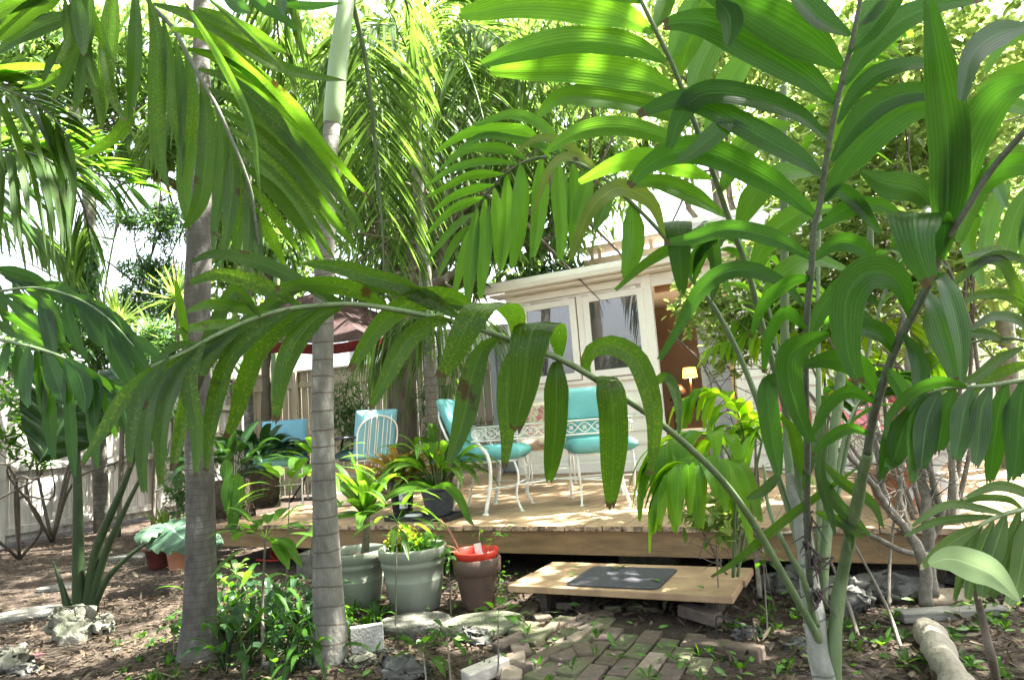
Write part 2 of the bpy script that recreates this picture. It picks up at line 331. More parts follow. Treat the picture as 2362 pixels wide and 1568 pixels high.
# ---------------------------------------------------------------- deck
WOOD = mat('deck_paint', (.34, .23, .13), (.20, .13, .075), .6, sc=5, bump=.25, bsc=30, stretch=(1, 1, 1), c3=(.40, .29, .18), dist=.004)
FASC = mat('fascia_paint', (.27, .17, .08), (.15, .095, .05), .6, sc=4, bump=.4, bsc=22, stretch=(.6, .6, 4), dist=.006, c3=(.31, .20, .10))
ENDG = mat('end_grain', (.46, .33, .22), (.07, .05, .035), .9, sc=14, bump=.8, p=(.38, .6))
DARKW = mat('weathered_timber', (.06, .048, .036), (.03, .025, .018), .9, sc=8, bump=.5)
deck = thing('deck', 'low tan painted wooden deck across the middle of the garden, in front of the house', 'deck', D(0, 0))
A0, A1, B1 = -3.54, 2.95, 3.91
mb = MB(); me_ = MB(); a = A0; random.seed(3)
while a < A1:
    wd = .138; o = random.uniform(-.012, .012); far = 6.0 if a < -2.35 else B1-.003; zz = DZ+random.uniform(-.002, .001)
    mb.dbox(a+.002, a+wd-.003, -.045+o, far, zz-.035, zz)
    me_.dbox(a+.004, a+wd-.005, -.0485+o, -.0455+o, zz-.034, zz-.003); a += wd
mb.build('decking', WOOD, deck, smooth=False, bevel=.003)
me_.build('board_end', ENDG, deck, smooth=False)
mb = MB(); mb.dbox(A0, 1.28, -.012, .026, DZ-.20, DZ-.041); mb.dbox(1.283, A1, -.016, .022, DZ-.205, DZ-.041); mb.dbox(A0, A0+.03, .03, 6, DZ-.2, DZ-.041)
mb.build('fascia_board', FASC, deck, smooth=False, bevel=.003)
mb = MB()
for a in np.arange(A0+.2, A1, 1.2):
    for b in (.5, 2.0, 3.6): mb.dbox(a, a+.1, b, b+.1, -.05, DZ-.041)
    mb.dbox(a, a+.04, .03, 3.8, DZ-.18, DZ-.04)
mb.build('joist', DARKW, deck, smooth=False)
# concrete pads and the blocks under the deck edge
CONC = mat('concrete', (.14, .135, .115), (.055, .055, .045), .95, sc=16, bump=1.0, bsc=90, c3=(.20, .195, .175), dist=.012)
CONCG = mat('mossy_concrete', (.12, .12, .09), (.05, .06, .03), .95, sc=14, bump=1.0, bsc=70, c3=(.18, .175, .15), dist=.014)
ROCKM = mat('coral_rock', (.17, .165, .13), (.05, .06, .03), .9, sc=5, bump=1, bsc=18, c3=(.23, .22, .19), dist=.03, p=(.35, .55))
ROCKG = mat('grey_rock', (.13, .125, .115), (.06, .06, .05), .9, sc=5, bump=1, bsc=20, c3=(.13, .126, .118), dist=.012)
def block(name, label, cat, p, size, rz, m, tiltx=0, rx=0, group=None, bev=.008):
    c, s = math.cos(rz), math.sin(rz); ax, ay, az = V3(c, s, 0), V3(-s, c, 0), V3(0, 0, 1)
    if tiltx: ax, az = ax*math.cos(tiltx)+az*math.sin(tiltx), az*math.cos(tiltx)-ax*math.sin(tiltx)
    if rx: ay, az = ay*math.cos(rx)+az*math.sin(rx), az*math.cos(rx)-ay*math.sin(rx)
    b = MB().box(np.asarray(p)+V3(0, 0, size[2]/2), size, ax, ay, az)
    return tag(b.build(name, m, smooth=False, bevel=bev), label, cat, group)
q = gnd(1500, 1300); block('concrete_block', 'grey concrete block wedged under the deck edge behind the wooden step', 'block', q+V3(0, .02, 0), (.42, .2, .17), -.45, CONCG)
q = gnd(730, 1340); block('cinder_block', 'grey concrete cinder block on the ground between the two palm trunks', 'block', q+V3(0, .2, 0), (.38, .2, .19), -.2, CONC)

# ---------------------------------------------------------------- wooden step + mat
st = thing('deck_step', 'low tan wooden step of two wide planks in front of the deck', 'step', D(.8, -.5))
mb = MB(); mb.dbox(.0, 1.285, -.83, -.515, .135, .175); st1 = mb.build('tread', WOOD, st, smooth=False, bevel=.006)
mb = MB(); mb.dbox(.015, 1.30, -.507, -.21, .137, .176); mb.build('tread', WOOD, st, smooth=False, bevel=.006)
mb = MB(); 
for a in (.16, 1.12): MB().dbox(a, a+.045, -.74, -.25, -.03, .135).build('runner', DARKW, st, smooth=False)
def rounded(cx, cy, hx, hy, r, n=6):
    P = []
    for (sx, sy, a0) in ((1, 1, 0), (-1, 1, 90), (-1, -1, 180), (1, -1, 270)):
        for k in range(n+1):
            a = R(a0+90*k/n); P.append((cx+sx*(hx-r)+r*math.cos(a), cy+sy*(hy-r)+r*math.sin(a)))
    return P
qm = gnd(1436, 1330, .18)-DO; P = rounded(qm @ DU, qm @ DV, .27, .235, .045); n = len(P)
V = [D(a, b, .178) for a, b in P]+[D(a, b, .184) for a, b in P]
tag(obj('door_mat', V, [tuple(range(n, 2*n))]+[(i, (i+1) % n, n+(i+1) % n, n+i) for i in range(n)], mat('rubber_mat', (.045, .047, .055), (.03, .03, .036), .75, sc=80, bump=.6, bsc=300, dist=.003), smooth=False),
    'dark grey rubber mat with rounded corners lying on the wooden step', 'mat')

# ---------------------------------------------------------------- brick path
BR = [mat('brick_red', (.105, .078, .062), (.058, .046, .038), .9, sc=11, bump=.9, bsc=60, c3=(.15, .118, .098), dist=.006),
      mat('brick_brown', (.105, .078, .056), (.055, .044, .032), .9, sc=9, bump=.9, bsc=60, c3=(.145, .12, .09), dist=.006),
      mat('brick_mossy', (.10, .092, .055), (.05, .058, .028), .92, sc=7, bump=.9, bsc=50, c3=(.145, .13, .095), dist=.006),
      mat('brick_pale', (.25, .20, .155), (.14, .11, .085), .9, sc=9, bump=.9, bsc=60, c3=(.30, .26, .21), dist=.006)]
random.seed(21)
def brick(c, ang, tilt, m, label, group, k=1.0):
    ax = DU*math.cos(ang)+DV*math.sin(ang); ay = -DU*math.sin(ang)+DV*math.cos(ang); az = V3(0, 0, 1)
    ax = ax+az*random.gauss(0, tilt); ay = ay+az*random.gauss(0, tilt); ax /= np.linalg.norm(ax); ay -= (ay@ax)*ax; ay /= np.linalg.norm(ay)
    b = MB().box(c, (.094*random.uniform(.94, 1.02), .195*k*random.uniform(.95, 1.02), .06), ax, ay, np.cross(ax, ay))
    return tag(b.build('brick', m, smooth=False, bevel=.007), label, 'brick', group)
j = 0; lab = 'weathered brown brick laid lengthwise in the mossy brick path'
for a in np.arange(.60, 1.30, .103):
    b = -3.0+(j % 2)*.1; j += 1
    while b < -1.02:
        edge = max(0, .75-a)*1.2+max(0, a-1.15)*1.2
        if not (a > 1.15 and random.random() < .3):
            brick(D(a+random.gauss(0, .004), b, -.004+random.gauss(0, .004)+edge*random.random()*.03), random.gauss(0, .02+edge*.3), .016+edge*.15,
                  random.choices(BR, (2, 6, 4, .8))[0], lab, 'bricks of the path')
        b += .204
k = 0
for (px, py) in ((1262,1382),(1300,1392),(1345,1400),(1375,1392),(1420,1402),(1250,1425),(1290,1440),(1330,1436),(1375,1428),(1240,1470),(1200,1500),(1230,1530),(1285,1500),(1275,1552),(1180,1555),(1335,1385),(1460,1396),(1320,1475),(1208,1450),(1190,1530),(1255,1515),(1310,1515),(1345,1500),(1298,1470),(1350,1455),(1268,1455),(1180,1480),(1320,1545),(1245,1560),(1365,1410),(1500,1398),(1225,1405),(1390,1440)):
    q = gnd(px, py, .02); brick(q-V3(0, 0, .012), random.uniform(-.6, .6), .10, random.choices(BR, (4, 3, 2, 2))[0], 'loose tumbled brick lying askew among leaves left of the laid path', 'loose bricks beside the path')
q = gnd(1605, 1420, .05); brick(q+V3(.02, 0, .01), 1.2, .1, BR[0], 'dark red brick at the right edge of the step, beside the wire hoop', None, 1.1)
q = gnd(1685, 1500, .03); brick(q, 1.35, .05, BR[1], 'long dark brick lying crosswise at the right edge of the path', None, 1.5)
q = gnd(1120, 1545, .03); block('pale_brick', 'whitish brick slanting in the sun at the bottom of the picture, left of the path', 'brick', q-V3(0, 0, .03), (.21, .09, .06), .55, mat('pale_brick_face', (.4, .37, .33), (.26, .235, .2), .9, sc=8, bump=.6), tiltx=.1)
# stepping stones
def stone_slab(px, py, rx, ry, h, rz, label, m=CONC, name='stepping_stone', seed=1):
    c = gnd(px, py, h*.4); g = np.random.default_rng(seed); n = 40; V = []; ph = g.uniform(0, 6.28, 3)
    rr = [1+.03*math.sin(3*a+ph[0])+.025*math.sin(7*a+ph[1]) for a in np.linspace(0, 2*math.pi, n, endpoint=False)]
    for (k, z) in ((.98, -h), (1.0, -h*.1), (.985, .0), (.95, .012)):
        for i, a in enumerate(np.linspace(0, 2*math.pi, n, endpoint=False)):
            x, y = rx*rr[i]*k*math.cos(a), ry*rr[i]*k*math.sin(a); V.append(c+V3(x*math.cos(rz)-y*math.sin(rz), x*math.sin(rz)+y*math.cos(rz), z))
    F = [(i*n+k, i*n+(k+1) % n, (i+1)*n+(k+1) % n, (i+1)*n+k) for i in range(3) for k in range(n)]+[tuple(3*n+k for k in range(n))]
    return tag(obj(name, V, F, m, smooth=False), label, 'stepping stone')
stone_slab(955, 1432, .205, .16, .07, .1, 'pale round concrete stepping stone in front of the grey tub with yellow flowers', seed=3)
stone_slab(1115, 1436, .235, .20, .07, 0, 'rough round exposed-aggregate stepping stone in front of the terracotta pot', CONCG, seed=5)
stone_slab(60, 1415, .30, .17, .04, .3, 'flat grey aggregate stepping stone at the left edge of the picture', seed=6)
stone_slab(295, 1283, .24, .16, .03, .2, 'thin pale stepping stone in the mulch near the fence post', seed=8)
stone_slab(150, 1352, .22, .13, .025, .2, 'half buried stepping stone in mulch behind the elephant ear plant', seed=9)
q = gnd(848, 1512); block('concrete_edging', 'upright pale concrete slab leaning by the foot of the ringed palm trunk', 'edging slab', q+V3(.0, .0, -.02), (.165, .05, .17), .28, mat('cast_concrete', (.25, .25, .235), (.16, .16, .145), .9, sc=10, bump=.5, bsc=80), rx=-.06, bev=.004)
def rock(px, py, r, sc, label, m=ROCKM, seed=0, z=None, name='rock', fine=3.2):
    c = gnd(px, py, 0); c[2] = (r*sc[2]*.55 if z is None else z)
    V = []; n = 36; mm = 24
    for i in range(mm+1):
        th = math.pi*i/mm
        for k in range(n): V.append(V3(math.sin(th)*math.cos(2*math.pi*k/n), math.sin(th)*math.sin(2*math.pi*k/n), math.cos(th)))
    V = np.array(V); V = uneven(V, .42 if fine > 2 else .3, fine, seed); V = uneven(V, .12 if fine > 2 else .05, fine*3, seed+9)*r*np.array(sc)
    F = [(i*n+k, i*n+(k+1) % n, (i+1)*n+(k+1) % n, (i+1)*n+k) for i in range(mm) for k in range(n)]
    return tag(obj(name, V+c, F, m), label, 'rock')
rock(170, 1468, .118, (1.05, .8, .85), 'large pitted coral rock at the foot of the elephant ear plant', seed=2, fine=2.2)
rock(222, 1460, .085, (1.1, .8, .8), 'smaller mossy coral rock just right of the large one', seed=4)
rock(15, 1545, .12, (1, .8, .6), 'mossy rock half cut off at the bottom left corner', seed=5)
rock(50, 1555, .05, (1.4, .8, .6), 'small dark rock beside the purple fallen leaf', ROCKG, seed=6)
rock(838, 1535, .06, (1.2, .9, .6), 'round mossy rock below the upright concrete slab', seed=12)
rock(880, 1510, .04, (1.6, .9, .5), 'flat pale stone right of the upright concrete slab', CONC, seed=14)
rock(640, 1548, .055, (1.5, .8, .6), 'pale coral lump between the two palm trunks at the bottom', CONC, seed=15)
rock(705, 1545, .045, (1.2, .8, .7), 'small grey coral lump at the foot of the ringed palm', CONC, seed=16)
rock(1095, 1480, .06, (1.3, 1, .8), 'grey rock between the aggregate stepping stone and the loose bricks', ROCKG, seed=17)
rock(930, 1560, .07, (1.8, .8, .8), 'dark rock at the bottom edge among bright seedlings', ROCKG, seed=18)
rock(1815, 1362, .11, (1.2, .9, .8), 'dark angular boulder under the deck left of the clumping palm stems', ROCKG, seed=20, fine=2.1)
rock(1935, 1385, .13, (1.5, .8, .6), 'broad grey boulder under the deck behind the clumping palm stems', ROCKG, seed=21, fine=2.1)
rock(2050, 1372, .15, (1.5, .8, .55), 'long pale grey boulder under the deck right of the clumping palm', ROCKG, seed=22, fine=2.1)
rock(1960, 1405, .085, (1.3, .9, .9), 'rounded grey stone in leaf litter behind the clumping palm', ROCKG, seed=23, fine=2.1)
rock(1840, 1500, .05, (1.3, .9, .6), 'small dark stone left of the clumping palm foot', ROCKG, seed=24)
rock(1720, 1470, .05, (1.3, .9, .6), 'small stone with a flat top near the dark path edge brick', ROCKG, seed=26)
rock(2290, 1340, .15, (1.6, .8, .5), 'dark rubble rock under the deck at the right edge', ROCKG, seed=27, fine=2.1)
# clay pipe, timber plank, fallen trunk on the right
q = gnd(2140, 1395); mb = MB(); dr = V3(.95, -.3, .0); dr /= np.linalg.norm(dr)
V = []; F = []
for i, l in enumerate(np.linspace(0, .24, 6)):
    for k in range(13):
        a = math.pi*k/12; V.append(q+V3(0, .05, .0)+dr*l+V3(.3, .95, 0)*(.075*math.cos(a))+V3(0, 0, .075*math.sin(a)))
for i in range(5):
    for k in range(12): F.append((i*13+k, i*13+k+1, (i+1)*13+k+1, (i+1)*13+k))
o = tag(obj('roof_tile', V, F, mat('clay_tile', (.30, .25, .19), (.2, .15, .1), .85, sc=9, bump=.5)), 'curved clay roof tile lying in the litter under the pale palm leaves', 'roof tile'); s_ = o.modifiers.new('solid', 'SOLIDIFY'); s_.thickness = .012
q = gnd(2215, 1440); block('timber_plank', 'grey weathered timber lying across the litter at the right, near the fallen trunk', 'plank', q+V3(.02, .1, 0), (.5, .09, .05), -.05, mat('grey_timber', (.22, .21, .18), (.12, .12, .10), .9, sc=8, bump=.6, stretch=(.3, 2, 2)))
P = [gnd(2140, 1455, .045), gnd(2160, 1490, .05), gnd(2185, 1535, .05), gnd(2215, 1600, .05), gnd(2260, 1680, .05)]
mb = MB(); S = spline(P, 24); mb.tube(S, [.058+.007*math.sin(i*1.3) for i in range(24)], 18); V = uneven(np.concatenate(mb.V), .012, 14, 3)
tag(obj('fallen_log', V, mb.F, mat('trunk_bark_pale', (.25, .23, .18), (.14, .125, .095), .9, sc=6, bump=1, bsc=30, c3=(.33, .30, .25), dist=.015)), 'thick pale fallen trunk running out of the bottom right of the picture', 'log')
P = [gnd(1600, 1425, .0)+V3(0, 0, -.05), gnd(1640, 1447, .14), gnd(1648, 1440, .17), gnd(1695, 1453, .17), gnd(1705, 1470, .13), gnd(1706, 1480, -.03)]
P[0] = gnd(1660, 1500, -.04)-V3(.03, 0, 0); q0 = gnd(1655, 1500, 0); q1 = gnd(1716, 1510, 0)
tag(MB().tube(spline([q0, q0+V3(.005, 0, .13), q0+V3(.02, 0, .155), q1+V3(-.02, 0, .145), q1+V3(0, 0, .12), q1], 22), .0045, 6).build('wire_hoop', mat('black_wire', (.02, .02, .02), None, .5, bump=0)), 'thin black wire garden hoop stuck in the ground right of the brick path', 'garden hoop')

# ---------------------------------------------------------------- house
PINKW = mat('house_paint', (.86, .815, .78), (.82, .77, .73), .55, sc=5, bump=.12, bsc=25, c3=(.88, .85, .82), dist=.004)
CREAM = mat('siding_paint', (.84, .81, .75), (.79, .76, .70), .6, sc=3, bump=.12, dist=.004)
ROOFM = mat('roof_shingle', (.22, .22, .24), (.10, .10, .11), .9, sc=12, bump=.8, c3=(.4, .4, .43))
GREYS = mat('grey_siding', (.40, .43, .48), (.32, .35, .40), .6, sc=4, bump=.1)
GLASS, t_, b_, N_, L_ = nt('window_glass'); b_.inputs['Base Color'].default_value = (.09, .09, .095, 1); b_.inputs['Roughness'].default_value = .015; b_.inputs['Specular IOR Level'].default_value = 1.0; b_.inputs['IOR'].default_value = 1.75
tb = N_('BsdfTransparent'); ms = N_('MixShader'); ms.inputs[0].default_value = .66; L_(tb.outputs[0], ms.inputs[1]); L_(b_.outputs[0], ms.inputs[2]); L_(ms.outputs[0], t_.nodes['Material Output'].inputs['Surface'])
WB = B1
def W(px, py): return onb(px, py, WB)
aL = W(1200, 1060)[0]; aP = W(1512, 760)[0]; aD2 = W(1722, 900)[0]; zE = W(1300, 668)[1]
zTop = W(1400, 652)[1]
house = thing('house', 'cream and pale pink timber house with hinged windows and an open doorway, behind the deck', 'house', D(0, WB+1.5))
w1 = [W(1203, 703), W(1335, 686), W(1337, 863), W(1214, 876)]; w2 = [W(1345, 684), W(1486, 664), W(1504, 862), W(1359, 882)]
wz0 = min(w1[2][1], w2[2][1])+.01; wz1 = (w1[1][1]+w2[1][1])/2+.02
aw = (w1[0][0]+w1[3][0])/2, (w1[1][0]+w1[2][0])/2, (w2[0][0]+w2[3][0])/2, (w2[1][0]+w2[2][0])/2
aDoor0 = W(1528, 880)[0]; aDoor1 = W(1700, 900)[0]; dz1 = W(1540, 655)[1]
print('house', aL, aP, aD2, zE, wz0, wz1, aw, aDoor0, aDoor1, dz1)
T = .10
mb = MB()
mb.dbox(aL, aDoor0-.14, WB+.02, WB+.02+T, DZ-.02, wz0)              # below the windows
mb.dbox(aL, aw[0]-.005, WB+.02, WB+.02+T, wz0, zTop+.1); mb.dbox(aw[1]+.0, aw[2], WB+.02, WB+.02+T, wz0, wz1)
mb.dbox(aw[3], aDoor0-.14, WB+.02, WB+.02+T, wz0, wz1); mb.dbox(aw[0]-.005, aDoor1, WB+.021, WB+.021+T, wz1, zTop+.1)
mb.build('wall', PINKW, house, smooth=False)
sid = MB(); z = DZ+.0
while z < wz0-.02:                                                  # lap boards under the windows
    h = min(.17, wz0-z); V = [D(aL, WB, z), D(aDoor0-.14, WB, z), D(aDoor0-.14, WB+.016, z+h), D(aL, WB+.016, z+h), D(aL, WB+.02, z), D(aDoor0-.14, WB+.02, z)]
    sid.add(V, [(0, 1, 2, 3), (0, 4, 5, 1)]); z += .17
sid.build('siding', CREAM, house, smooth=False)
tr = MB()
for (a0, a1, z0, z1, b) in ((aL-.02, aDoor0-.03, wz0-.05, wz0+.0, -.03), (aL-.03, aL+.09, DZ, zTop+.05, -.025), (aDoor0-.15, aDoor0-.02, DZ, zTop+.05, -.035),
                            (aw[1]+.002, aw[2]-.002, wz0, wz1, -.02), (aL-.02, aDoor1+.1, wz1+.035, wz1+.13, -.022), (aDoor1, aDoor1+.09, DZ, zTop, -.02), (aDoor0-.02, aDoor1, dz1, dz1+.1, -.015)):
    tr.dbox(a0, a1, WB+b, WB+.03, z0, z1)
tr.dbox(aL, aDoor0-.16, WB-.04, WB+.0, DZ+.005, DZ+.13)
tr.build('trim', PINKW, house, smooth=False, bevel=.004)
def sash(a0, a1, z0, z1, tiltk):
    f = MB(); fw = .085; b0 = WB-.055
    f.dbox(a0, a1, b0, b0+.04, z1-fw, z1); f.dbox(a0, a1, b0, b0+.04, z0, z0+fw*1.1); f.dbox(a0, a0+fw, b0+.001, b0+.039, z0+fw*1.1, z1-fw); f.dbox(a1-fw, a1, b0+.001, b0+.039, z0+fw*1.1, z1-fw)
    w = f.build('window', PINKW, house, smooth=False, bevel=.004)
    g = MB(); g.dbox(a0+fw-.01, a1-fw+.01, b0+.018, b0+.022, z0+fw, z1-fw+.01); g.build('pane', GLASS, w, smooth=False)
    h = MB(); [h.dbox(a-.03, a+.03, b0-.012, b0+.02, z1-.01, z1+.03) for a in (a0+.12, a1-.12)]; h.build('hinge', PINKW, w, smooth=False)
sash(aw[0]+.01, aw[1]-.01, wz0+.01, wz1-.02, 0); sash(aw[2]+.01, aw[3]-.01, wz0+.01, wz1-.02, 0)
# right of the doorway: siding of broad boards
sid = MB(); z = DZ
while z < zTop:
    V = [D(aDoor1+.09, WB-.01, z), D(3.2, WB-.01, z), D(3.2, WB+.012, z+.15), D(aDoor1+.09, WB+.012, z+.15), D(aDoor1+.09, WB+.014, z), D(3.2, WB+.014, z)]
    sid.add(V, [(0, 1, 2, 3), (0, 4, 5, 1)]); z += .15
sid.dbox(aDoor1+.09, 3.2, WB+.02, WB+.12, DZ-.02, zTop); sid.build('siding', CREAM, house, smooth=False)
jb = MB(); jb.dbox(aDoor1-.055, aDoor1-.002, WB-.01, WB+.13, DZ, dz1); jb.build('door_jamb', mat('raw_pine', (.62, .40, .20), (.5, .30, .14), .6, sc=4, stretch=(2, 2, .3)), house, smooth=False)
# eaves, gutter and roof
gt = MB(); prof = [(-.30, zTop+.19), (-.32, zTop+.19), (-.33, zTop+.12), (-.31, zTop+.06), (-.20, zTop+.055), (-.20, zTop+.19)]
V = [D(a, WB+b, z) for a in (aL-.28, 3.3) for b, z in prof]; n = len(prof)
gt.add(V, [(i, i+1, n+i+1, n+i) for i in range(n-1)]+[tuple(range(n)), tuple(range(n, 2*n))[::-1]]); gt.build('gutter', PINKW, house, smooth=False)
sf = MB(); sf.dbox(aL-.2, 3.3, WB-.20, WB+.1, zTop+.02, zTop+.05); sf.build('soffit', PINKW, house, smooth=False)
rf = MB(); V = [D(aL-.3, WB-.31, zTop+.20), D(3.35, WB-.31, zTop+.20), D(3.35, WB+3.2, zTop+.75), D(aL-.3, WB+3.2, zTop+.75)]
rf.add(V+[v-V3(0, 0, .05) for v in V], [(0, 1, 2, 3), (7, 6, 5, 4), (0, 4, 5, 1), (1, 5, 6, 2), (2, 6, 7, 3), (3, 7, 4, 0)]); rf.build('roof', ROOFM, house, smooth=False)
# the room behind: walls, ceiling, floor, a picture, a white cabinet
RW = mat('room_wall', (.42, .34, .28), (.38, .30, .25), .8, sc=2, bump=0); RC = mat('room_ceiling', (.62, .62, .64), (.55, .55, .57), .8, sc=2, bump=0)
rm = MB(); rm.dbox(aL, 3.2, WB+2.9, WB+3.0, DZ, zTop); rm.dbox(aL, aL+.08, WB+.13, WB+2.9, DZ-.02, zTop); rm.dbox(3.12, 3.2, WB+.13, WB+2.9, DZ-.02, zTop); rm.build('room_wall', RW, house, smooth=False)
rm = MB(); rm.dbox(aL, 3.2, WB+.13, WB+3.1, zTop+.0, zTop+.02); rm.build('ceiling', RC, house, smooth=False)
rm = MB(); rm.dbox(aL, 3.2, WB, WB+3.0, DZ-.03, DZ-.0); rm.build('room_floor', mat('room_floor', (.25, .17, .10), None, .5, sc=3), house, smooth=False)
# beam above the doorway (brown) and closet door (white) standing open
dr = MB(); a_ = onb(1622, 900, WB+.75)[0]; dr.dbox(a_, a_+.62, WB+.72, WB+.76, DZ+.005, DZ+1.98); od = dr.build('door', mat('door_white', (.66, .67, .72), (.60, .61, .66), .5, sc=3, bump=.05), house, smooth=False)
pn = MB(); [pn.dbox(a_+.05, a_+.57, WB+.714, WB+.721, DZ+z0, DZ+z1) for z0, z1 in ((.12, .8), (.88, 1.35), (1.43, 1.9))]; pn.build('panel', mat('door_panel', (.60, .61, .66), None, .5, bump=0), od, smooth=False, bevel=.004)
dr = MB(); dr.dbox(aDoor0-.02, aDoor1, WB+.13, WB+.2, dz1-.06, dz1+.1); dr.build('lintel', mat('pine_lintel', (.38, .2, .1), None, .6, sc=4), house, smooth=False)
# lamp on its table inside the doorway
q = onb(1595, 905, WB+1.3); la, lz = q
tb_ = thing('side_table', 'dark wooden side table with a lamp on it inside the open doorway', 'table', D(la, WB+1.3, DZ)); TW = mat('dark_table', (.09, .065, .05), None, .5, sc=6)
ztab = onb(1595, 916, WB+1.3)[1]
m1 = MB(); m1.dbox(la-.28, la+.4, WB+1.12, WB+1.48, ztab-.03, ztab); m1.build('table_top', TW, tb_, smooth=False, bevel=.004)
m1 = MB(); m1.dbox(la-.25, la+.37, WB+1.15, WB+1.45, ztab-.13, ztab-.03); m1.build('apron', TW, tb_, smooth=False)
for a, b in ((-.25, 1.14), (.33, 1.14), (-.25, 1.42), (.33, 1.42)):
    m1 = MB(); m1.dbox(la+a, la+a+.04, WB+b, WB+b+.04, DZ, ztab-.13); m1.build('leg', TW, tb_, smooth=False)
lp = thing('table_lamp', 'lit table lamp with an ochre drum shade seen through the open doorway', 'lamp', D(la, WB+1.3, ztab))
MB().lathe(D(la, WB+1.3, ztab), [(.0, 0), (.06, 0), (.055, .02), (.02, .04), (.03, .07), (.012, .1), (.022, .14), (.01, .18), (.01, .26), (.0, .26)], 20).build('lamp_base', mat('brass', (.45, .28, .10), (.3, .18, .06), .35, sc=10, metal=.8), lp)
shm, t_, b_, N_, L_ = nt('lamp_shade_cloth'); b_.inputs['Base Color'].default_value = (.42, .28, .08, 1); tn = N_('BsdfTranslucent'); tn.inputs[0].default_value = (.5, .33, .1, 1)
ms = N_('MixShader'); ms.inputs[0].default_value = .12; L_(b_.outputs[0], ms.inputs[1]); L_(tn.outputs[0], ms.inputs[2]); L_(ms.outputs[0], t_.nodes['Material Output'].inputs['Surface'])
z1 = onb(1595, 870, WB+1.3)[1]-ztab; z2 = onb(1595, 847, WB+1.3)[1]-ztab; z1 = max(z1, .2); z2 = max(z2, z1+.14)
MB().lathe(D(la, WB+1.3, ztab), [(.105, z1), (.085, z2)], 28).build('lamp_shade', shm, lp)
bl = bpy.data.lights.new('bulb', 'POINT'); bl.energy = 5; bl.color = (1, .68, .35); bl.shadow_soft_size = .03
bo = bpy.data.objects.new('bulb', bl); COL.objects.link(bo); bo.parent = lp; bo.location = (0, 0, (z1+z2)/2)
q = onb(1572, 905, WB+1.6); vs_ = MB().lathe(D(q[0], WB+1.42, ztab), [(0, 0), (.06, 0), (.09, .05), (.1, .11), (.07, .16), (.03, .2), (.0, .2)], 18)
tag(vs_.build('dark_vase', mat('dark_vase', (.04, .025, .02), None, .5)), 'dark brown rounded vase on the table left of the lit lamp', 'vase')
a2, z2_ = onb(1655, 985, WB+.35)
bn = thing('white_bench', 'white painted bench just inside the open doorway', 'bench', D(a2, WB+.35, DZ)); WH = mat('white_paint', (.78, .77, .74), (.66, .65, .62), .5, sc=8, bump=.1, dist=.003)
m1 = MB(); m1.dbox(a2-.5, a2+.12, WB+.2, WB+.55, z2_-.04, z2_); m1.build('seat', WH, bn, smooth=False, bevel=.004)
for a, b in ((-.48, .22), (.06, .22), (-.48, .5), (.06, .5)):
    m1 = MB(); m1.dbox(a2+a, a2+a+.045, WB+b, WB+b+.04, DZ+.001, z2_-.04); m1.build('leg', WH, bn, smooth=False)
# framed picture inside, seen through the window
a3, z3 = onb(1445, 790, WB+2.85); m1 = MB(); m1.dbox(a3-.12, a3+.12, WB+2.86, WB+2.895, z3-.2, z3+.2)
pf = m1.build('picture_frame', WH, house, smooth=False); m1 = MB(); m1.dbox(a3-.07, a3+.07, WB+2.852, WB+2.859, z3-.15, z3+.15); m1.build('picture', mat('print', (.5, .5, .48), (.3, .32, .33), .5, sc=9, bump=0), pf, smooth=False)
# ---------------------------------------------------------------- rear buildings
def lap(mb, p, dx, L, z0, z1, h=.12):
    nrm = np.cross(V3(0, 0, 1), dx); nrm = -nrm if nrm @ (CAM-p) < 0 else nrm; z = z0
    while z < z1:
        a, b = p+V3(0, 0, z), p+dx*L+V3(0, 0, z); mb.add([a+nrm*.02, b+nrm*.02, b+V3(0, 0, h)+nrm*.002, a+V3(0, 0, h)+nrm*.002, a, b], [(0, 1, 2, 3), (0, 4, 5, 1)]); z += h
sh = thing('garden_shed', 'blue grey lap sided shed wall beyond the left corner of the cream house', 'shed', D(aL-.3, 4.6))
m1 = MB(); lap(m1, D(aL-.55, 4.45), DU, .8, .2, 2.25, .1); m1.dbox(aL-.55, aL+.3, 4.452, 4.75, 0, 2.25); m1.build('wall', GREYS, sh, smooth=False)
m1 = MB(); m1.dbox(aL-.63, aL-.54, 4.39, 4.5, .2, 2.3); m1.build('corner_board', GREYS, sh, smooth=False)
m1 = MB(); m1.dbox(aL-.75, aL+.3, 4.3, 5.6, 2.3, 2.36); m1.build('roof', ROOFM, sh, smooth=False)
nb = thing('neighbour_house', 'bluish white lap sided house seen in slivers beyond the rear fence', 'house', (-1.5, 15, 0))
m1 = MB(); lap(m1, V3(-3.6, 14.6, 0), V3(.99, -.1, 0), 5.5, 0, 3.2, .16); m1.box(V3(-.9, 15.6, 1.6), (5.2, 1.6, 3.2)); m1.build('wall', mat('blue_white_siding', (.72, .78, .86), None, .6, sc=4, bump=.05), nb, smooth=False)
m1 = MB(); m1.add([(-4, 14.2, 3.15), (2.2, 13.7, 3.15), (2.2, 17.5, 4.6), (-4, 17.5, 4.6)], [(0, 1, 2, 3)]); m1.build('roof', ROOFM, nb, smooth=False)
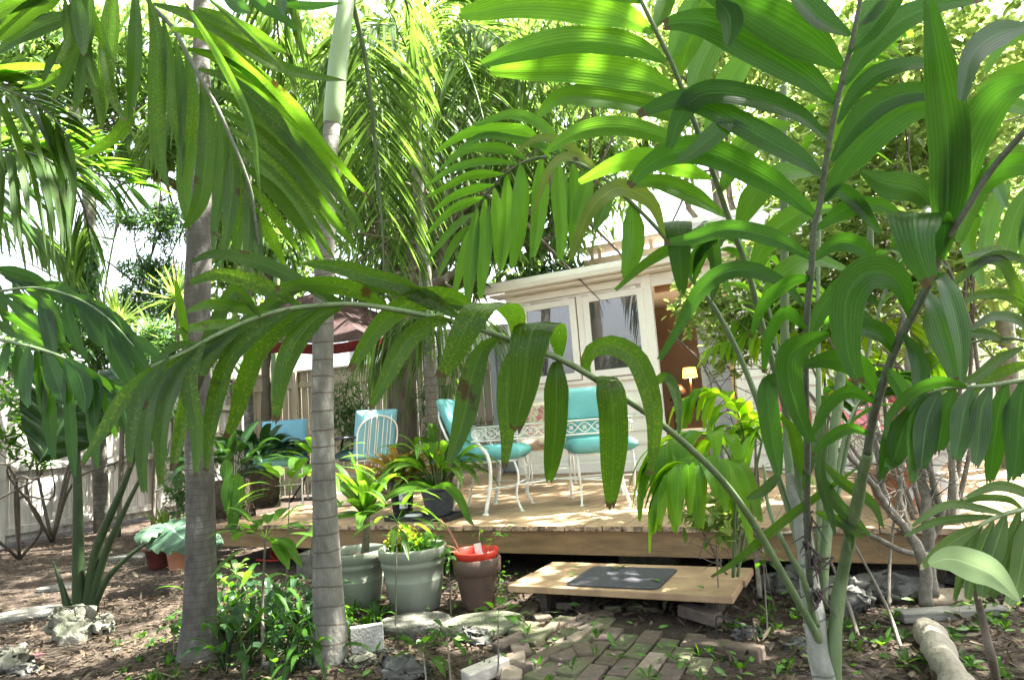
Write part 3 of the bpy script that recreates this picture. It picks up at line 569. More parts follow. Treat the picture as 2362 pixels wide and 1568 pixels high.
# upper storey / white neighbouring house with timber brackets above the roof
WW = mat('white_wall', (.82, .83, .85), (.78, .79, .82), .6, sc=3, bump=.05)
up_ = thing('white_house', 'bright white two storey house rising behind the cream house roof', 'house', D(1, 8))
m1 = MB(); lap(m1, D(-.5, 7.4), DU, 2.6, 2.4, 4.3, .17); m1.dbox(-.5, 2.1, 7.402, 10, 0, 4.3); m1.build('wall', WW, up_, smooth=False)
m1 = MB(); m1.dbox(-.7, 2.3, 7.2, 10.2, 4.3, 4.38); m1.build('roof', mat('white_roof', (.8, .8, .8), None, .6), up_, smooth=False)
PINE = mat('pale_timber', (.62, .48, .32), (.5, .38, .24), .7, sc=5, stretch=(1, 1, 1), bump=.2)
bb = WB+.9; a0, z0 = onb(1345, 612, bb); a1, z1 = onb(1480, 592, bb); zz = z0
rk = thing('timber_rack', 'pale timber bench frame sitting on the roof edge of the cream house', 'timber frame', D(a0+.4, bb, z0-.2))
m1 = MB(); m1.dbox(a0, a0+1.25, bb, bb+.04, zz-.03, zz+.07); m1.build('rail', PINE, rk, smooth=False)
m1 = MB(); m1.dbox(a0-.02, a0+1.3, bb-.1, bb+.3, zz+.2, zz+.235); m1.build('plank', PINE, rk, smooth=False)
for da in (.1, .22, 1.0): m1 = MB(); m1.dbox(a0+da, a0+da+.05, bb+.05, bb+.09, zz-.3, zz+.2); m1.build('post', PINE, rk, smooth=False)

# ---------------------------------------------------------------- fences
FW1 = mat('fence_wood', (.44, .42, .385), (.25, .235, .21), .85, sc=3, bump=.5, bsc=16, stretch=(5, 5, .5), c3=(.58, .55, .5), dist=.006)
FW2 = mat('fence_wood_warm', (.42, .36, .28), (.28, .235, .18), .85, sc=3, bump=.5, bsc=16, stretch=(5, 5, .5), c3=(.48, .42, .34), dist=.006)
def fence(name, label, p0, p1, ztop, rails, m, posts, lattice=None, side=1, railm=None):
    p0 = V3(*p0, 0); p1 = V3(*p1, 0); L = np.linalg.norm(p1-p0); dx = (p1-p0)/L; nr = np.cross(V3(0, 0, 1), dx)*side
    f = thing(name, label, 'fence', (p0+p1)/2); m1 = MB(); s = 0
    while s < L:
        w = random.uniform(.135, .145); o = random.uniform(-.003, .003)
        m1.box(p0+dx*(s+w/2)+V3(0, 0, ztop/2+.03)+nr*o, (w-random.uniform(.008, .014), .018, ztop-.06+random.uniform(-.01, .01)), dx, nr); s += w
    m1.build('board_panel', m, f, smooth=False)
    for z, h in rails:
        m1 = MB(); m1.box(p0+dx*L/2+nr*.035+V3(0, 0, z), (L, .045, h), dx, nr); m1.build('rail', railm or m, f, smooth=False, bevel=.004)
    m1 = MB(); m1.box(p0+dx*L/2+nr*.02+V3(0, 0, ztop+.01), (L, .13, .035), dx, nr); m1.build('cap_rail', railm or m, f, smooth=False, bevel=.003)
    for s in posts:
        m1 = MB(); m1.box(p0+dx*s+nr*.085+V3(0, 0, ztop/2), (.09, .09, ztop), dx, nr); m1.build('post', railm or m, f, smooth=False, bevel=.005)
    if lattice:
        m1 = MB(); z0, z1, s0, s1 = lattice
        for s in np.arange(s0, s1, .115): m1.box(p0+dx*s+V3(0, 0, (z0+z1)/2), (.035, .008, z1-z0), dx, nr)
        for z in np.arange(z0+.05, z1, .115): m1.box(p0+dx*(s0+s1)/2+nr*.009+V3(0, 0, z), (s1-s0, .008, .035), dx, nr)
        m1.build('lattice', m, f, smooth=False)
fence('wooden_fence', 'weathered grey board fence with rails and lattice top along the left side', (-8.1, 4.6), (-5.35, 13.0), 2.30, [(.20, .10), (1.0, .09), (1.77, .09)], FW1, [1.9, 4.3, 6.75, 8.6], lattice=(2.33, 2.95, 0, 8.6), side=-1)
fence('rear_fence', 'brownish board fence across the back, behind the dark dining table and chairs', (-5.3, 13.0), (1.6, 11.2), 2.35, [(.3, .1), (1.2, .1), (2.1, .1)], FW2, [1.2, 3.4, 5.6], side=-1)
# picket fence far right
pk = thing('picket_fence', 'white picket fence leaning slightly at the far right beyond the deck', 'fence', gnd(2310, 1050))
p0 = gnd(2235, 1040)+V3(.1, .3, 0); p1 = gnd(2420, 1085); L = np.linalg.norm(p1-p0); dx = (p1-p0)/L; nr = np.cross(V3(0, 0, 1), dx); s = -.3
m1 = MB()
while s < L+1: m1.box(p0+dx*s+V3(0, 0, .42)+nr*.02, (.065, .018, .8), dx, nr, V3(.10, 0, .995)); s += .115
m1.build('picket', WH, pk, smooth=False)
for z in (.22, .68): m1 = MB(); m1.box(p0+dx*L/2+V3(0, 0, z), (L+1.2, .03, .05), dx, nr); m1.build('rail', WH, pk, smooth=False)
# ================================================================ FURNITURE
TEAL = mat('teal_cushion', (.15, .40, .40), (.12, .34, .345), .8, sc=4, bump=.5, bsc=12, dist=.01, c3=(.19, .45, .44))
BLUE = mat('blue_cushion', (.20, .43, .52), (.17, .38, .47), .8, sc=4, bump=.4, bsc=12, dist=.01)
FLOR = mat('floral_cushion', (.45, .40, .30), (.28, .12, .12), .8, sc=16, bump=.2, c3=(.16, .26, .12), p=(.42, .55))
IRON = mat('white_iron', (.80, .79, .76), (.66, .64, .60), .4, sc=14, bump=.15, dist=.002)
GLT, t_, b_, N_, L_ = nt('table_glass'); b_.inputs['Base Color'].default_value = (.75, .9, .88, 1); b_.inputs['Roughness'].default_value = .02; b_.inputs['Transmission Weight'].default_value = 1; b_.inputs['IOR'].default_value = 1.3
NAVY = mat('dark_table_top', (.012, .014, .05), None, .12, bump=0, spec=.8)
def pillow(size, puff=.5, n=14, pleat=0):
    """soft cushion centred at the origin, size (x, y, z)"""
    sx, sy, sz = np.array(size)/2; V = []; g = np.linspace(-1, 1, n)
    for s in (1, -1):
        for y in g:
            for x in g:
                e = (1-abs(x)**7)*(1-abs(y)**7); z = sz*(.45+.55*e**.5)*(1+.12*puff*math.sin(5*x+2*y))
                k = 1-.02*(1-e); q = 1.04 if max(abs(x), abs(y)) > .98 else 1
                V.append((x*sx*k*q, y*sy*k*q, s*z*(.8 if max(abs(x), abs(y)) > .98 else 1)))
    F = []; m = n*n
    for s in (0, 1):
        for i in range(n-1):
            for j in range(n-1):
                a = s*m+i*n+j; q = (a, a+1, a+n+1, a+n); F.append(q if s == 0 else q[::-1])
    bd = [i for i in range(n)]+[(i+1)*n-1 for i in range(1, n)]+[m-2-i for i in range(n-1)]+[(n-2-i)*n for i in range(n-2)]
    for i in range(len(bd)):
        a, b = bd[i], bd[(i+1) % len(bd)]; F.append((a, m+a, m+b, b))
    return np.array(V), F
def frame(p, rz):
    c, s = math.cos(rz), math.sin(rz); return lambda x, y, z: np.asarray(p)+V3(c*x-s*y, s*x+c*y, z)
def put(V, f, tilt=0, off=(0, 0, 0)):
    ct, st_ = math.cos(tilt), math.sin(tilt); return np.array([f(x+off[0], y*ct-z*st_+off[1], y*st_+z*ct+off[2]) for x, y, z in V])
def chair(px, py, rz, label, cush, back_h=.48, arms=False, scroll=False, back_tilt=78, strap=False):
    """wrought-iron chair; local -y is its front"""
    p = gnd(px, py, DZ); f = frame(p, rz); t = thing('patio_chair', label, 'chair', p, 'cushioned patio chairs')
    fr = MB(); w, d = .24, .24
    for s in (-1, 1):
        fr2 = MB().tube(spline([f(s*w, -d, .42), f(s*w, -d-.03, .3), f(s*(w-.01), -d+.0, .12), f(s*w, -d-.04, .0)], 12), .010, 7); fr2.lathe(f(s*w, -d-.04, 0), [(0, .0), (.02, .0), (.018, .008), (0, .012)], 10); fr2.build('leg', IRON, t)
        fr2 = MB().tube(spline([f(s*w, d, .42), f(s*w, d+.02, .25), f(s*w, d+.09, .0)], 12), .010, 7); fr2.lathe(f(s*w, d+.09, 0), [(0, .0), (.02, .0), (.018, .008), (0, .012)], 10); fr2.build('leg', IRON, t)
    fr.tube([f(-w, -d, .42), f(w, -d, .42), f(w, d, .42), f(-w, d, .42), f(-w, -d, .42)], .010, 7)
    fr.tube([f(-w, -d, .22), f(w, -d, .22)], .006, 6); fr.build('seat_frame', IRON, t)
    bt = R(back_tilt); bf = MB(); top = lambda s, h: f(s*w, d+h*math.cos(bt), .42+h*math.sin(bt))
    bf.tube(spline([top(-1, 0), top(-1, back_h*.8), f(0, d+(back_h+.03)*math.cos(bt), .42+(back_h+.03)*math.sin(bt)), top(1, back_h*.8), top(1, 0)], 24), .010, 7)
    for k in (-.5, 0, .5): bf.tube([f(k*w, d, .42), f(k*w, d+back_h*.95*math.cos(bt), .42+back_h*.95*math.sin(bt))], .005, 6)
    bf.build('back_frame', IRON, t)
    if scroll:
        a = MB()
        for s in (-1, 1):
            a.tube(spline([f(s*w, -d, .40), f(s*.1, -d-.01, .36), f(0, -d-.01, .35)], 10), .005, 5)
            a.tube([f(s*(.13+.05*math.cos(q)), -d-.005, .33+.05*math.sin(q)) for q in np.linspace(0, 5, 16)], .004, 5)
        a.build('scrollwork', IRON, t)
    if arms:
        for s in (-1, 1): MB().tube(spline([f(s*w, -d, .42), f(s*(w+.03), -d, .6), f(s*(w+.03), 0, .64), top(s, .26)], 14), .009, 6).build('armrest', IRON, t)
    V, F = pillow((.55, .55, .13)); obj('seat_cushion', put(V, f, 0, (0, -.02, .485)), F, cush, t)
    V, F = pillow((.51, back_h+.06, .11)); cb = obj('back_cushion', put(V, f, bt, (0, d-.05+back_h/2*math.cos(bt), .48+back_h/2*math.sin(bt)-.0)), F, cush, t)
    if strap:
        s_ = MB()
        for k in (-.16, -.06, .03, .10, .17):
            s_.tube([f(k, d+.005+h*math.cos(bt)+.012, .45+h*math.sin(bt)) for h in np.linspace(0, back_h, 5)], .006, 5)
        s_.build('strap', IRON, t)
    return t
chair(1145, 1172, R(78), 'teal cushioned iron chair sideways at the left end of the white glass table', TEAL, .50, back_tilt=68)
chair(1392, 1152, R(4), 'teal cushioned iron chair facing us behind the white glass table', TEAL, .50)
chair(1272, 1125, R(-8), 'iron chair with floral cushions between the two teal chairs at the white table', FLOR, .42, scroll=True)
chair(655, 1160, R(12), 'blue cushioned chair left of the dark table, partly behind potted plants', BLUE, .46)
chair(850, 1140, R(218), 'blue cushioned chair with white back straps seen from behind, right of the dark table', BLUE, .50, back_tilt=74, strap=True)
# white glass-topped table
pA = gnd(1120, 1187, DZ); pB = gnd(1440, 1166, DZ); ex = pB-pA; LX = np.linalg.norm(ex); ex /= LX; rz = math.atan2(ex[1], ex[0]); LX += .05
tbl = thing('dining_table', 'white wrought iron dining table with glass top and leaf pattern apron', 'table', (pA+pB)/2); f = frame(pA, rz); LY = .72; zt = .725
for x, y in ((0, 0), (LX, 0), (0, LY), (LX, LY)):
    sx = 1 if x == 0 else -1
    l = MB().tube(spline([f(x-sx*.05, y, .70), f(x-sx*.04, y, .60), f(x+sx*.05, y, .47), f(x+sx*.06, y, .28), f(x+sx*.0, y, .0)], 18), [.016]*18, 8); l.lathe(f(x, y, 0), [(0, 0), (.03, 0), (.026, .01), (0, .014)], 12); l.build('leg', IRON, tbl)
ap = MB(); x0, x1 = -.07, LX+.07
for (ya, A, B) in ((-.03, (x0, -.03), (x1, -.03)), (LY+.03, (x0, LY+.03), (x1, LY+.03)), (0, (x0, -.03), (x0, LY+.03)), (0, (x1, -.03), (x1, LY+.03))):
    for z in (.60, .712): ap.tube([f(A[0], A[1], z), f(B[0], B[1], z)], .008, 6)
    Ln = math.hypot(B[0]-A[0], B[1]-A[1]); n = max(3, int(Ln/.2)); g = lambda u, z: f(A[0]+(B[0]-A[0])*u, A[1]+(B[1]-A[1])*u, z)
    for ph in (0, math.pi): ap.tube([g(u, .656+.04*math.sin(u*n*2*math.pi+ph)) for u in np.linspace(0, 1, n*10)], .0045, 5)
    for i in range(n*2):
        u = (i+.5)/(n*2); c_ = g(u, .656); t_v = (g(u+.01, .656)-c_); t_v /= np.linalg.norm(t_v)
        for q_ in (-1, 1):
            e = t_v*.5+V3(0, 0, .5*q_); e /= np.linalg.norm(e); s2 = np.cross(e, np.cross(t_v, V3(0, 0, 1)))
            ap.add([c_-e*.028, c_+s2*.012, c_+e*.028, c_-s2*.012], [(0, 1, 2, 3)])
ap.build('apron', IRON, tbl)
st_b = MB(); st_b.tube([f(.0, 0, .2), f(LX/2, LY/2, .22), f(LX, LY, .2)], .008, 6); st_b.tube([f(LX, 0, .2), f(LX/2, LY/2, .222), f(0, LY, .2)], .008, 6); st_b.build('stretcher', IRON, tbl)
gl = MB(); P = rounded(LX/2, LY/2, LX/2+.16, LY/2+.12, .08); n = len(P); gl.add([f(x, y, zt) for x, y in P]+[f(x, y, zt+.009) for x, y in P], [tuple(range(n))[::-1], tuple(range(n, 2*n))]+[(i, (i+1) % n, n+(i+1) % n, n+i) for i in range(n)]); gl.build('table_top', GLT, tbl, smooth=False)
# dark round table with umbrella
pT = gnd(745, 1150, DZ)+V3(0, .1, 0); dt = thing('round_table', 'dark navy glass round table under the red umbrella', 'table', pT)
MB().lathe(pT, [(0, .685), (.60, .685), (.615, .70), (.60, .712), (0, .712)], 40).build('table_top', NAVY, dt)
DK = mat('dark_metal', (.03, .03, .035), None, .5, bump=0)
for k in range(4):
    a = k*math.pi/2+.6; MB().tube(spline([pT+V3(.25*math.cos(a), .25*math.sin(a), .71), pT+V3(.2*math.cos(a), .2*math.sin(a), .35), pT+V3(.42*math.cos(a), .42*math.sin(a), 0)], 12), .012, 7).build('leg', DK, dt)
UMB = leafmat('umbrella_cloth', (.075, .042, .043), (.06, .035, .035), (.07, .02, .02), veins=0, rough=.7, tmix=.3, spec=.2)
um = thing('patio_umbrella', 'faded dark red patio umbrella tilted over the dark round table', 'umbrella', pT)
MB().tube([pT+V3(0, 0, .0), pT+V3(0, 0, 2.25)], .019, 10).build('pole', IRON, um)
c_ = pT+V3(0, 0, 2.52); tl = R(17); axn = V3(.1, -math.sin(tl), math.cos(tl)); axn /= np.linalg.norm(axn); ux = np.cross(V3(0, 1, 0), axn); ux /= np.linalg.norm(ux); uy = np.cross(axn, ux)
lv = Leaves(); V = []; F = []; U = []; NR = 7
for s in range(8):
    for i in range(NR+1):
        for j in range(7):
            r_ = 1.12*i/NR; a0, a1 = s*math.pi/4, (s+1)*math.pi/4; u = j/6
            q = (1-u)*np.array([math.cos(a0), math.sin(a0)])+u*np.array([math.cos(a1), math.sin(a1)]); sag = .10*(i/NR)*math.sin(math.pi*u)
            V.append(c_+(ux*q[0]+uy*q[1])*r_*(1-.03*math.sin(math.pi*u))-axn*(.42*(i/NR)**1.15+sag*.5)); U.append((.3, i/NR))
    b = s*(NR+1)*7; F += [(b+i*7+j, b+i*7+j+1, b+(i+1)*7+j+1, b+(i+1)*7+j) for i in range(NR) for j in range(6)]
obj('canopy', V, np.array(F), UMB, um, uv=U, rnd=np.full(len(V), .5))
V = []; F = []
for k in range(65):
    s, j = divmod(k, 8); s %= 8; u = j/8; a0, a1 = s*math.pi/4, (s+1)*math.pi/4; q = (1-u)*np.array([math.cos(a0), math.sin(a0)])+u*np.array([math.cos(a1), math.sin(a1)])
    e = c_+(ux*q[0]+uy*q[1])*1.121-axn*(.42+.05*math.sin(math.pi*u)); V += [e, e-axn*.10-V3(0, 0, .02)]
F = [(2*k, 2*k+2, 2*k+3, 2*k+1) for k in range(64)]
obj('valance', V, F, leafmat('valance_cloth', (.09, .012, .012), (.08, .01, .01), (.12, .015, .015), veins=0, rough=.7, tmix=.3, spec=.2), um, uv=np.zeros((len(V), 2))+.3, rnd=np.full(len(V), .5))
for s in range(8):
    a0 = s*math.pi/4; q = ux*math.cos(a0)+uy*math.sin(a0); MB().tube([c_-axn*.02, c_+q*1.10-axn*.43], .006, 5).build('rib', IRON, um)
# red metal lawn chairs on the right
REDM = mat('red_metal', (.45, .05, .055), (.38, .04, .045), .35, sc=6, bump=.05, spec=.6)
def shell_chair(px, py, rz, label):
    p = gnd(px, py, DZ); f = frame(p, rz); t = thing('lawn_chair', label, 'chair', p, 'red metal lawn chairs')
    V = []; n = 13
    for i, (y, z, w_) in enumerate(((-.26, .40, .25), (-.2, .42, .27), (0, .40, .27), (.16, .39, .26), (.22, .42, .25), (.26, .52, .28), (.30, .66, .30), (.34, .80, .28), (.36, .88, .20), (.37, .91, .08))):
        for k in range(n): x = -1+2*k/(n-1); V.append(f(x*w_, y-.03*x*x*(1 if i > 4 else 0), z+.02*x*x))
    F = [(i*n+k, i*n+k+1, (i+1)*n+k+1, (i+1)*n+k) for i in range(9) for k in range(n-1)]
    o = obj('seat_shell', V, F, REDM, t); s_ = o.modifiers.new('solid', 'SOLIDIFY'); s_.thickness = .008
    for s in (-1, 1):
        MB().tube(spline([f(s*.27, .30, .70), f(s*.31, .1, .62), f(s*.31, -.22, .60), f(s*.31, -.30, .45), f(s*.30, -.27, .12), f(s*.30, -.2, .02), f(s*.30, .15, .018), f(s*.30, .32, .02)], 34), .013, 8).build('armrest', IRON, t)
    MB().tube([f(-.30, -.25, .36), f(.30, -.25, .36)], .011, 6).tube([f(-.30, .32, .02), f(.30, .32, .02)], .011, 6).build('stretcher', IRON, t)
shell_chair(2040, 1085, R(18), 'red metal lawn chair with white tube arms, right of the palm stems')
shell_chair(1865, 1085, R(12), 'red metal lawn chair half hidden behind the palm stems, by the siding')
shell_chair(2145, 1070, R(-25), 'red metal lawn chair furthest right, behind the hanging palm leaves')
# folding white lounger frame at the deck's right end
q = gnd(2145, 1165, DZ); q[2] = DZ; fl = thing('folding_stool', 'grey white folding wooden stool with crossed legs on the right of the deck', 'stool', q); f = frame(q, -.35); GW = mat('grey_white_paint', (.6, .61, .6), (.5, .5, .5), .6, sc=7)
for y in (-.14, .14):
    for s in (-1, 1):
        a, b = f(-.2*s, y+.012*s, .0), f(.2*s, y+.012*s, .42); ax = (b-a); L = np.linalg.norm(ax); ax /= L; yy = f(0, 1, 0)-f(0, 0, 0)
        m1 = MB(); m1.box((a+b)/2+V3(0, 0, .01), (L, .02, .055), ax, yy, np.cross(ax, yy)); m1.build('leg', GW, fl, smooth=False, bevel=.003)
for x in np.linspace(-.2, .2, 5): m1 = MB(); m1.box(f(x, 0, .445), (.07, .34, .015), f(1, 0, 0)-f(0, 0, 0), f(0, 1, 0)-f(0, 0, 0)); m1.build('slat', GW, fl, smooth=False)

G_CANE = leafmat('leaf_cane', (.075, .17, .022), (.045, .11, .016), (.20, .42, .02), veins=14, rough=.4)
# ================================================================ POTS AND POTTED PLANTS
TAUPE = mat('taupe_plastic', (.215, .23, .19), (.17, .185, .15), .55, sc=4, bump=.08, c3=(.25, .26, .225))
TERR = mat('terracotta', (.42, .19, .10), (.30, .13, .08), .85, sc=5, bump=.2, bsc=50, c3=(.48, .27, .18), dist=.004)
TERRB = mat('brown_pot', (.11, .068, .052), (.07, .046, .038), .7, sc=6, bump=.15, c3=(.15, .10, .08))
CHAR = mat('charcoal_pot', (.06, .062, .07), (.04, .042, .048), .45, sc=8, bump=.05)
BLK = mat('black_plastic', (.022, .022, .025), None, .4, bump=0)
def pot(p, prof, m, label, name='plant_pot', n=40, soil=.85, parts=()):
    t = thing(name, label, 'plant pot', p); MB().lathe(p, prof, n).build('body', m, t)
    rt = max(r for r, z in prof); zt = max(z for r, z in prof); zs = zt-(1-soil)*zt
    MB().lathe(p, [(0, zs+.008), (rt*.5, zs+.01), (rt*.9, zs)], n).build('soil', SOIL, t); return t, zs
def tub(R_, H): return [(0, 0), (R_*.66, 0), (R_*.72, H*.02), (R_*.86, H*.48), (R_*.865, H*.50), (R_*.85, H*.51), (R_*.91, H*.70), (R_*.94, H*.71), (R_*.95, H*.77), (R_*.93, H*.79), (R_*.955, H*.82), (R_*1.0, H*.84), (R_*1.02, H*.97), (R_*1.0, H), (R_*.93, H), (R_*.90, H*.93), (R_*.88, H*.8)]
def strap_plant(p, n, L, w, m, el=(35, 80), droop=.5, name='leaf', parent=None, r0=.02, prof='strap', fold=.35, stalk=0, nn=9):
    lv = Leaves(); sm = MB()
    for i in range(n):
        az = 2*math.pi*(i*.382+random.uniform(-.05, .05)); e = R(random.uniform(*el)); d = V3(math.cos(az)*math.cos(e), math.sin(az)*math.cos(e), math.sin(e)); q = p+V3(math.cos(az), math.sin(az), 0)*r0*random.random()
        l = L*random.uniform(.7, 1.1)
        if stalk:
            b = q+d*l*stalk; sm.tube(spline([q, (q+b)/2+V3(0, 0, .02), b], 5), .0035, 4, cap=False); q = b; d = d+V3(math.cos(az), math.sin(az), 0)*.35; l *= (1-stalk*.4)
        lv.arc(q, d, l, w*random.uniform(.8, 1.15), droop*random.uniform(.6, 1.3), n=nn, fold=fold, prof=prof, cols=5, roll=random.gauss(0, .2))
    o = lv.build(name, m, parent)
    if stalk: sm.build('stalk', m, parent)
    return o
random.seed(5)
# tub 1 (behind the ringed palm) with cane plant
p1 = gnd(825, 1396); pot(p1, tub(.205, .36), TAUPE, 'large taupe tub with a rolled rim, holding a strap leaved cane plant')
t = thing('cane_plant', 'green strap leaved cane plant rising from the taupe tub behind the ringed palm', 'plant', p1+V3(.05, 0, .31)); q = p1+V3(.055, 0, .3)
q2 = at(845, 1190, 4.40); MB().tube(spline([q, (q+q2)/2+V3(.008, 0, 0), q2], 14), np.linspace(.028, .022, 14), 9).build('stem', mat('cane_bark', (.15, .13, .10), (.09, .08, .06), .8, sc=30, bump=.5), t)
strap_plant(q2, 26, .74, .080, G_CANE, (5, 88), .45, 'leaves', t)
# tub 2 with yellow flowers
p2 = gnd(959, 1402); pot(p2, tub(.215, .385), TAUPE, 'large taupe tub with ribbed bands, holding yellow flowering plant', 'plant_pot')
t = thing('yellow_flower_plant', 'low plant with a mound of small yellow flowers in the taupe tub', 'plant', p2+V3(0, 0, .35))
C = inell(p2+V3(-.06, 0, .42), (.13, .13, .085), 260); V, F, U, rn = leafcloud(C, rng.normal(size=(260, 3))+np.array([0, 0, .6]), np.full(260, .035), np.full(260, .022), ovate=True); obj('flowers', V, F, G_YEL, t, uv=U, rnd=rn)
C = inell(p2+V3(0, 0, .40), (.18, .18, .07), 320); V, F, U, rn = leafcloud(C, rng.normal(size=(320, 3)), np.full(320, .055), np.full(320, .022)); obj('foliage', V, F, G_MID, t, uv=U, rnd=rn)
strap_plant(p2+V3(0, 0, .36), 14, .30, .030, G_MID, (15, 60), .5, 'leaves', t)
# terracotta-brown pot with red liner
p3 = gnd(1106, 1398); H = .30; rr = .148
t, zs = pot(p3, [(0, 0), (rr*.68, 0), (rr*.70, .01), (rr*.90, H*.66), (rr*.92, H*.68), (rr*1.0, H*.70), (rr*1.03, H*.98), (rr*.98, H), (rr*.90, H), (rr*.86, H*.8)], TERRB, 'brown clay pot with a bright red liner pot inside its rim')
MB().lathe(p3+V3(0, 0, .012), [(rr*.80, H*.8), (rr*.86, H*.98), (rr*.92, H+.03), (rr*.96, H+.035), (rr*.95, H+.02), (rr*.9, H+.0)], 36).build('liner', mat('red_plastic', (.55, .04, .025), None, .35, bump=0), t)
t = thing('straggly_plant', 'straggly little plant with trailing strands in the brown pot with red liner', 'plant', p3+V3(0, 0, .28))
sm = MB(); lv = Leaves()
for i in range(11):
    a = random.uniform(0, 6.28); b = p3+V3(.08*math.cos(a), .08*math.sin(a), .27); e = b+V3(.14*math.cos(a), .1*math.sin(a), random.uniform(.08, .3)); sm.tube(spline([b, (b+e)/2+V3(0, 0, .04), e], 6), .003, 5)
    if i < 8:
        for k in range(4): lv.arc(e-V3(0, 0, .02*k), V3(math.cos(a+k*1.6), math.sin(a+k*1.6), .2), .075, .034, .4, prof='lens')
sm.build('stem', mat('reddish_stem', (.2, .08, .05), None, .6), t); lv.build('leaves', G_MID, t)
C = p3+np.array([[.14+.02*rng.normal(), -.04+.02*rng.normal(), .28-.25*u] for u in rng.random(90)]); V, F, U, rn = leafcloud(C, rng.normal(size=(90, 3)), np.full(90, .016), np.full(90, .013), ovate=True); obj('trailing_strands', V, F, G_MID, t, uv=U, rnd=rn)
pt_ = MB(); qq = p3+V3(.02, -.03, .27); pt_.box(qq+V3(0, 0, .06), (.045, .002, .12), V3(.97, .2, .1), V3(-.2, .97, 0), V3(-.1, -.1, .98)); tag(pt_.build('plant_tag', mat('white_tag', (.8, .8, .78), (.5, .5, .5), .6, sc=40, bump=0), smooth=False), 'small white printed plant tag stuck in the brown pot', 'plant tag')
# on the deck: tray, charcoal ribbed pot, nursery pot
q = gnd(982, 1196, DZ); f = frame(q, R(-27)); TR = MB(); TR.box(f(0, 0, .006), (.60, .30, .008), DU, DV)
for (x, y, sx, sy) in ((0, -.15, .62, .012), (0, .15, .62, .012), (-.305, 0, .012, .30), (.305, 0, .012, .30)): TR.box(f(x, y, .022), (sx, sy, .035), DU, DV)
tag(TR.build('drip_tray', BLK, smooth=False), 'shallow black rectangular drip tray near the deck edge', 'tray')
pc = gnd(1013, 1190, DZ)+V3(0, .02, .012); H = .235; rr = .155
t = thing('ribbed_pot', 'charcoal grey pot with wavy ribs standing in the black tray', 'plant pot', pc); V = []; n = 64; mm = 44
prof = [(rr*.68, 0)]+[(rr*(.70+.22*u)+.0022*math.sin(u*70), H*.86*u) for u in np.linspace(0.02, 1, mm-5)]+[(rr*1.0, H*.90), (rr*1.03, H*.97), (rr*.98, H), (rr*.9, H*.95)]
for r_, z in prof:
    for k in range(n): a = 2*math.pi*k/n; V.append(pc+V3(r_*math.cos(a), r_*math.sin(a), z+(.003*math.sin(9*a+z*60) if z < H*.86 and z > .01 else 0)))
m_ = len(prof); obj('body', V, [(i*n+k, i*n+(k+1) % n, (i+1)*n+(k+1) % n, (i+1)*n+k) for i in range(m_-1) for k in range(n)], CHAR, t); MB().lathe(pc, [(0, H*.9), (rr*.9, H*.88)], 30).build('soil', SOIL, t)
t = thing('aspidistra', 'broad leaved green plant growing from the charcoal ribbed pot', 'plant', pc+V3(0, 0, H)); strap_plant(pc+V3(0, 0, H*.9), 46, .64, .092, G_CANE, (28, 85), .55, 'leaves', t, r0=.08, prof='lens', stalk=.45, nn=10)
lv = Leaves(); lv.traced([(995, 1125), (1030, 1120), (1060, 1150), (1080, 1195), (1094, 1212)], 22, 5.1, 4.8); lv.traced([(1000, 1125), (960, 1115), (915, 1130), (880, 1150)], 16, 5.1, 4.9); lv.build('hanging_leaf', G_MID, t)
pn_ = gnd(928, 1184, DZ)+V3(0, .03, .012)
t, zs = pot(pn_, [(0, 0), (.085, 0), (.09, .01), (.112, .235), (.118, .24), (.12, .255), (.112, .255), (.108, .235)], BLK, 'black nursery pot with a white label, left of the charcoal ribbed pot')
lb = MB(); V = []; 
for a in np.linspace(R(-95), R(-55), 8): V += [pn_+V3(.1035*math.cos(a), .1035*math.sin(a), .04), pn_+V3(.117*math.cos(a), .117*math.sin(a), .225)]
obj('label', V, [(2*i, 2*i+2, 2*i+3, 2*i+1) for i in range(7)], mat('pot_label', (.75, .76, .78), (.28, .30, .3), .5, sc=22, bump=0, p=(.45, .5), c3=(.8, .8, .8)), t)
V = []
for a in np.linspace(R(-95), R(-55), 8): V += [pn_+V3(.118*math.cos(a), .118*math.sin(a), .205), pn_+V3(.1195*math.cos(a), .1195*math.sin(a), .225)]
obj('label_band', V, [(2*i, 2*i+2, 2*i+3, 2*i+1) for i in range(7)], mat('label_yellow', (.7, .6, .05), None, .5, bump=0), t)
t = thing('croton', 'croton with yellow veined and reddish orange leaves in the black nursery pot', 'plant', pn_+V3(0, 0, .25)); strap_plant(pn_+V3(0, 0, .22), 40, .46, .085, G_CROTON, (25, 88), .35, 'leaves', t, r0=.05, prof='lens', stalk=.4)
strap_plant(pn_+V3(.0, 0, .22), 22, .36, .07, G_DARK, (20, 80), .35, 'dark_leaves', t, r0=.05, prof='lens', stalk=.3)
o = MB(); o.lathe(gnd(955, 1192, DZ)+V3(0, -.03, .0), [(0, .03), (.05, .03), (.062, .018), (.06, .006), (.0, .004)], 20, 1.3, .8)
tag(o.build('white_dish', WH), 'small white dish lying in front of the nursery pot', 'dish')
q = gnd(2078, 1160, DZ); mb = MB()
for (r0, z0) in ((.0, .0),): mb.lathe(q, [(0, 0), (.15, 0), (.155, .01), (.185, .20), (.20, .205), (.205, .25), (.19, .255), (.18, .22), (.0, .21)], 36)
tag(mb.build('terracotta_bowl', TERR), 'wide terracotta bowl on the deck at the right, behind the crooked bare branches', 'planter')
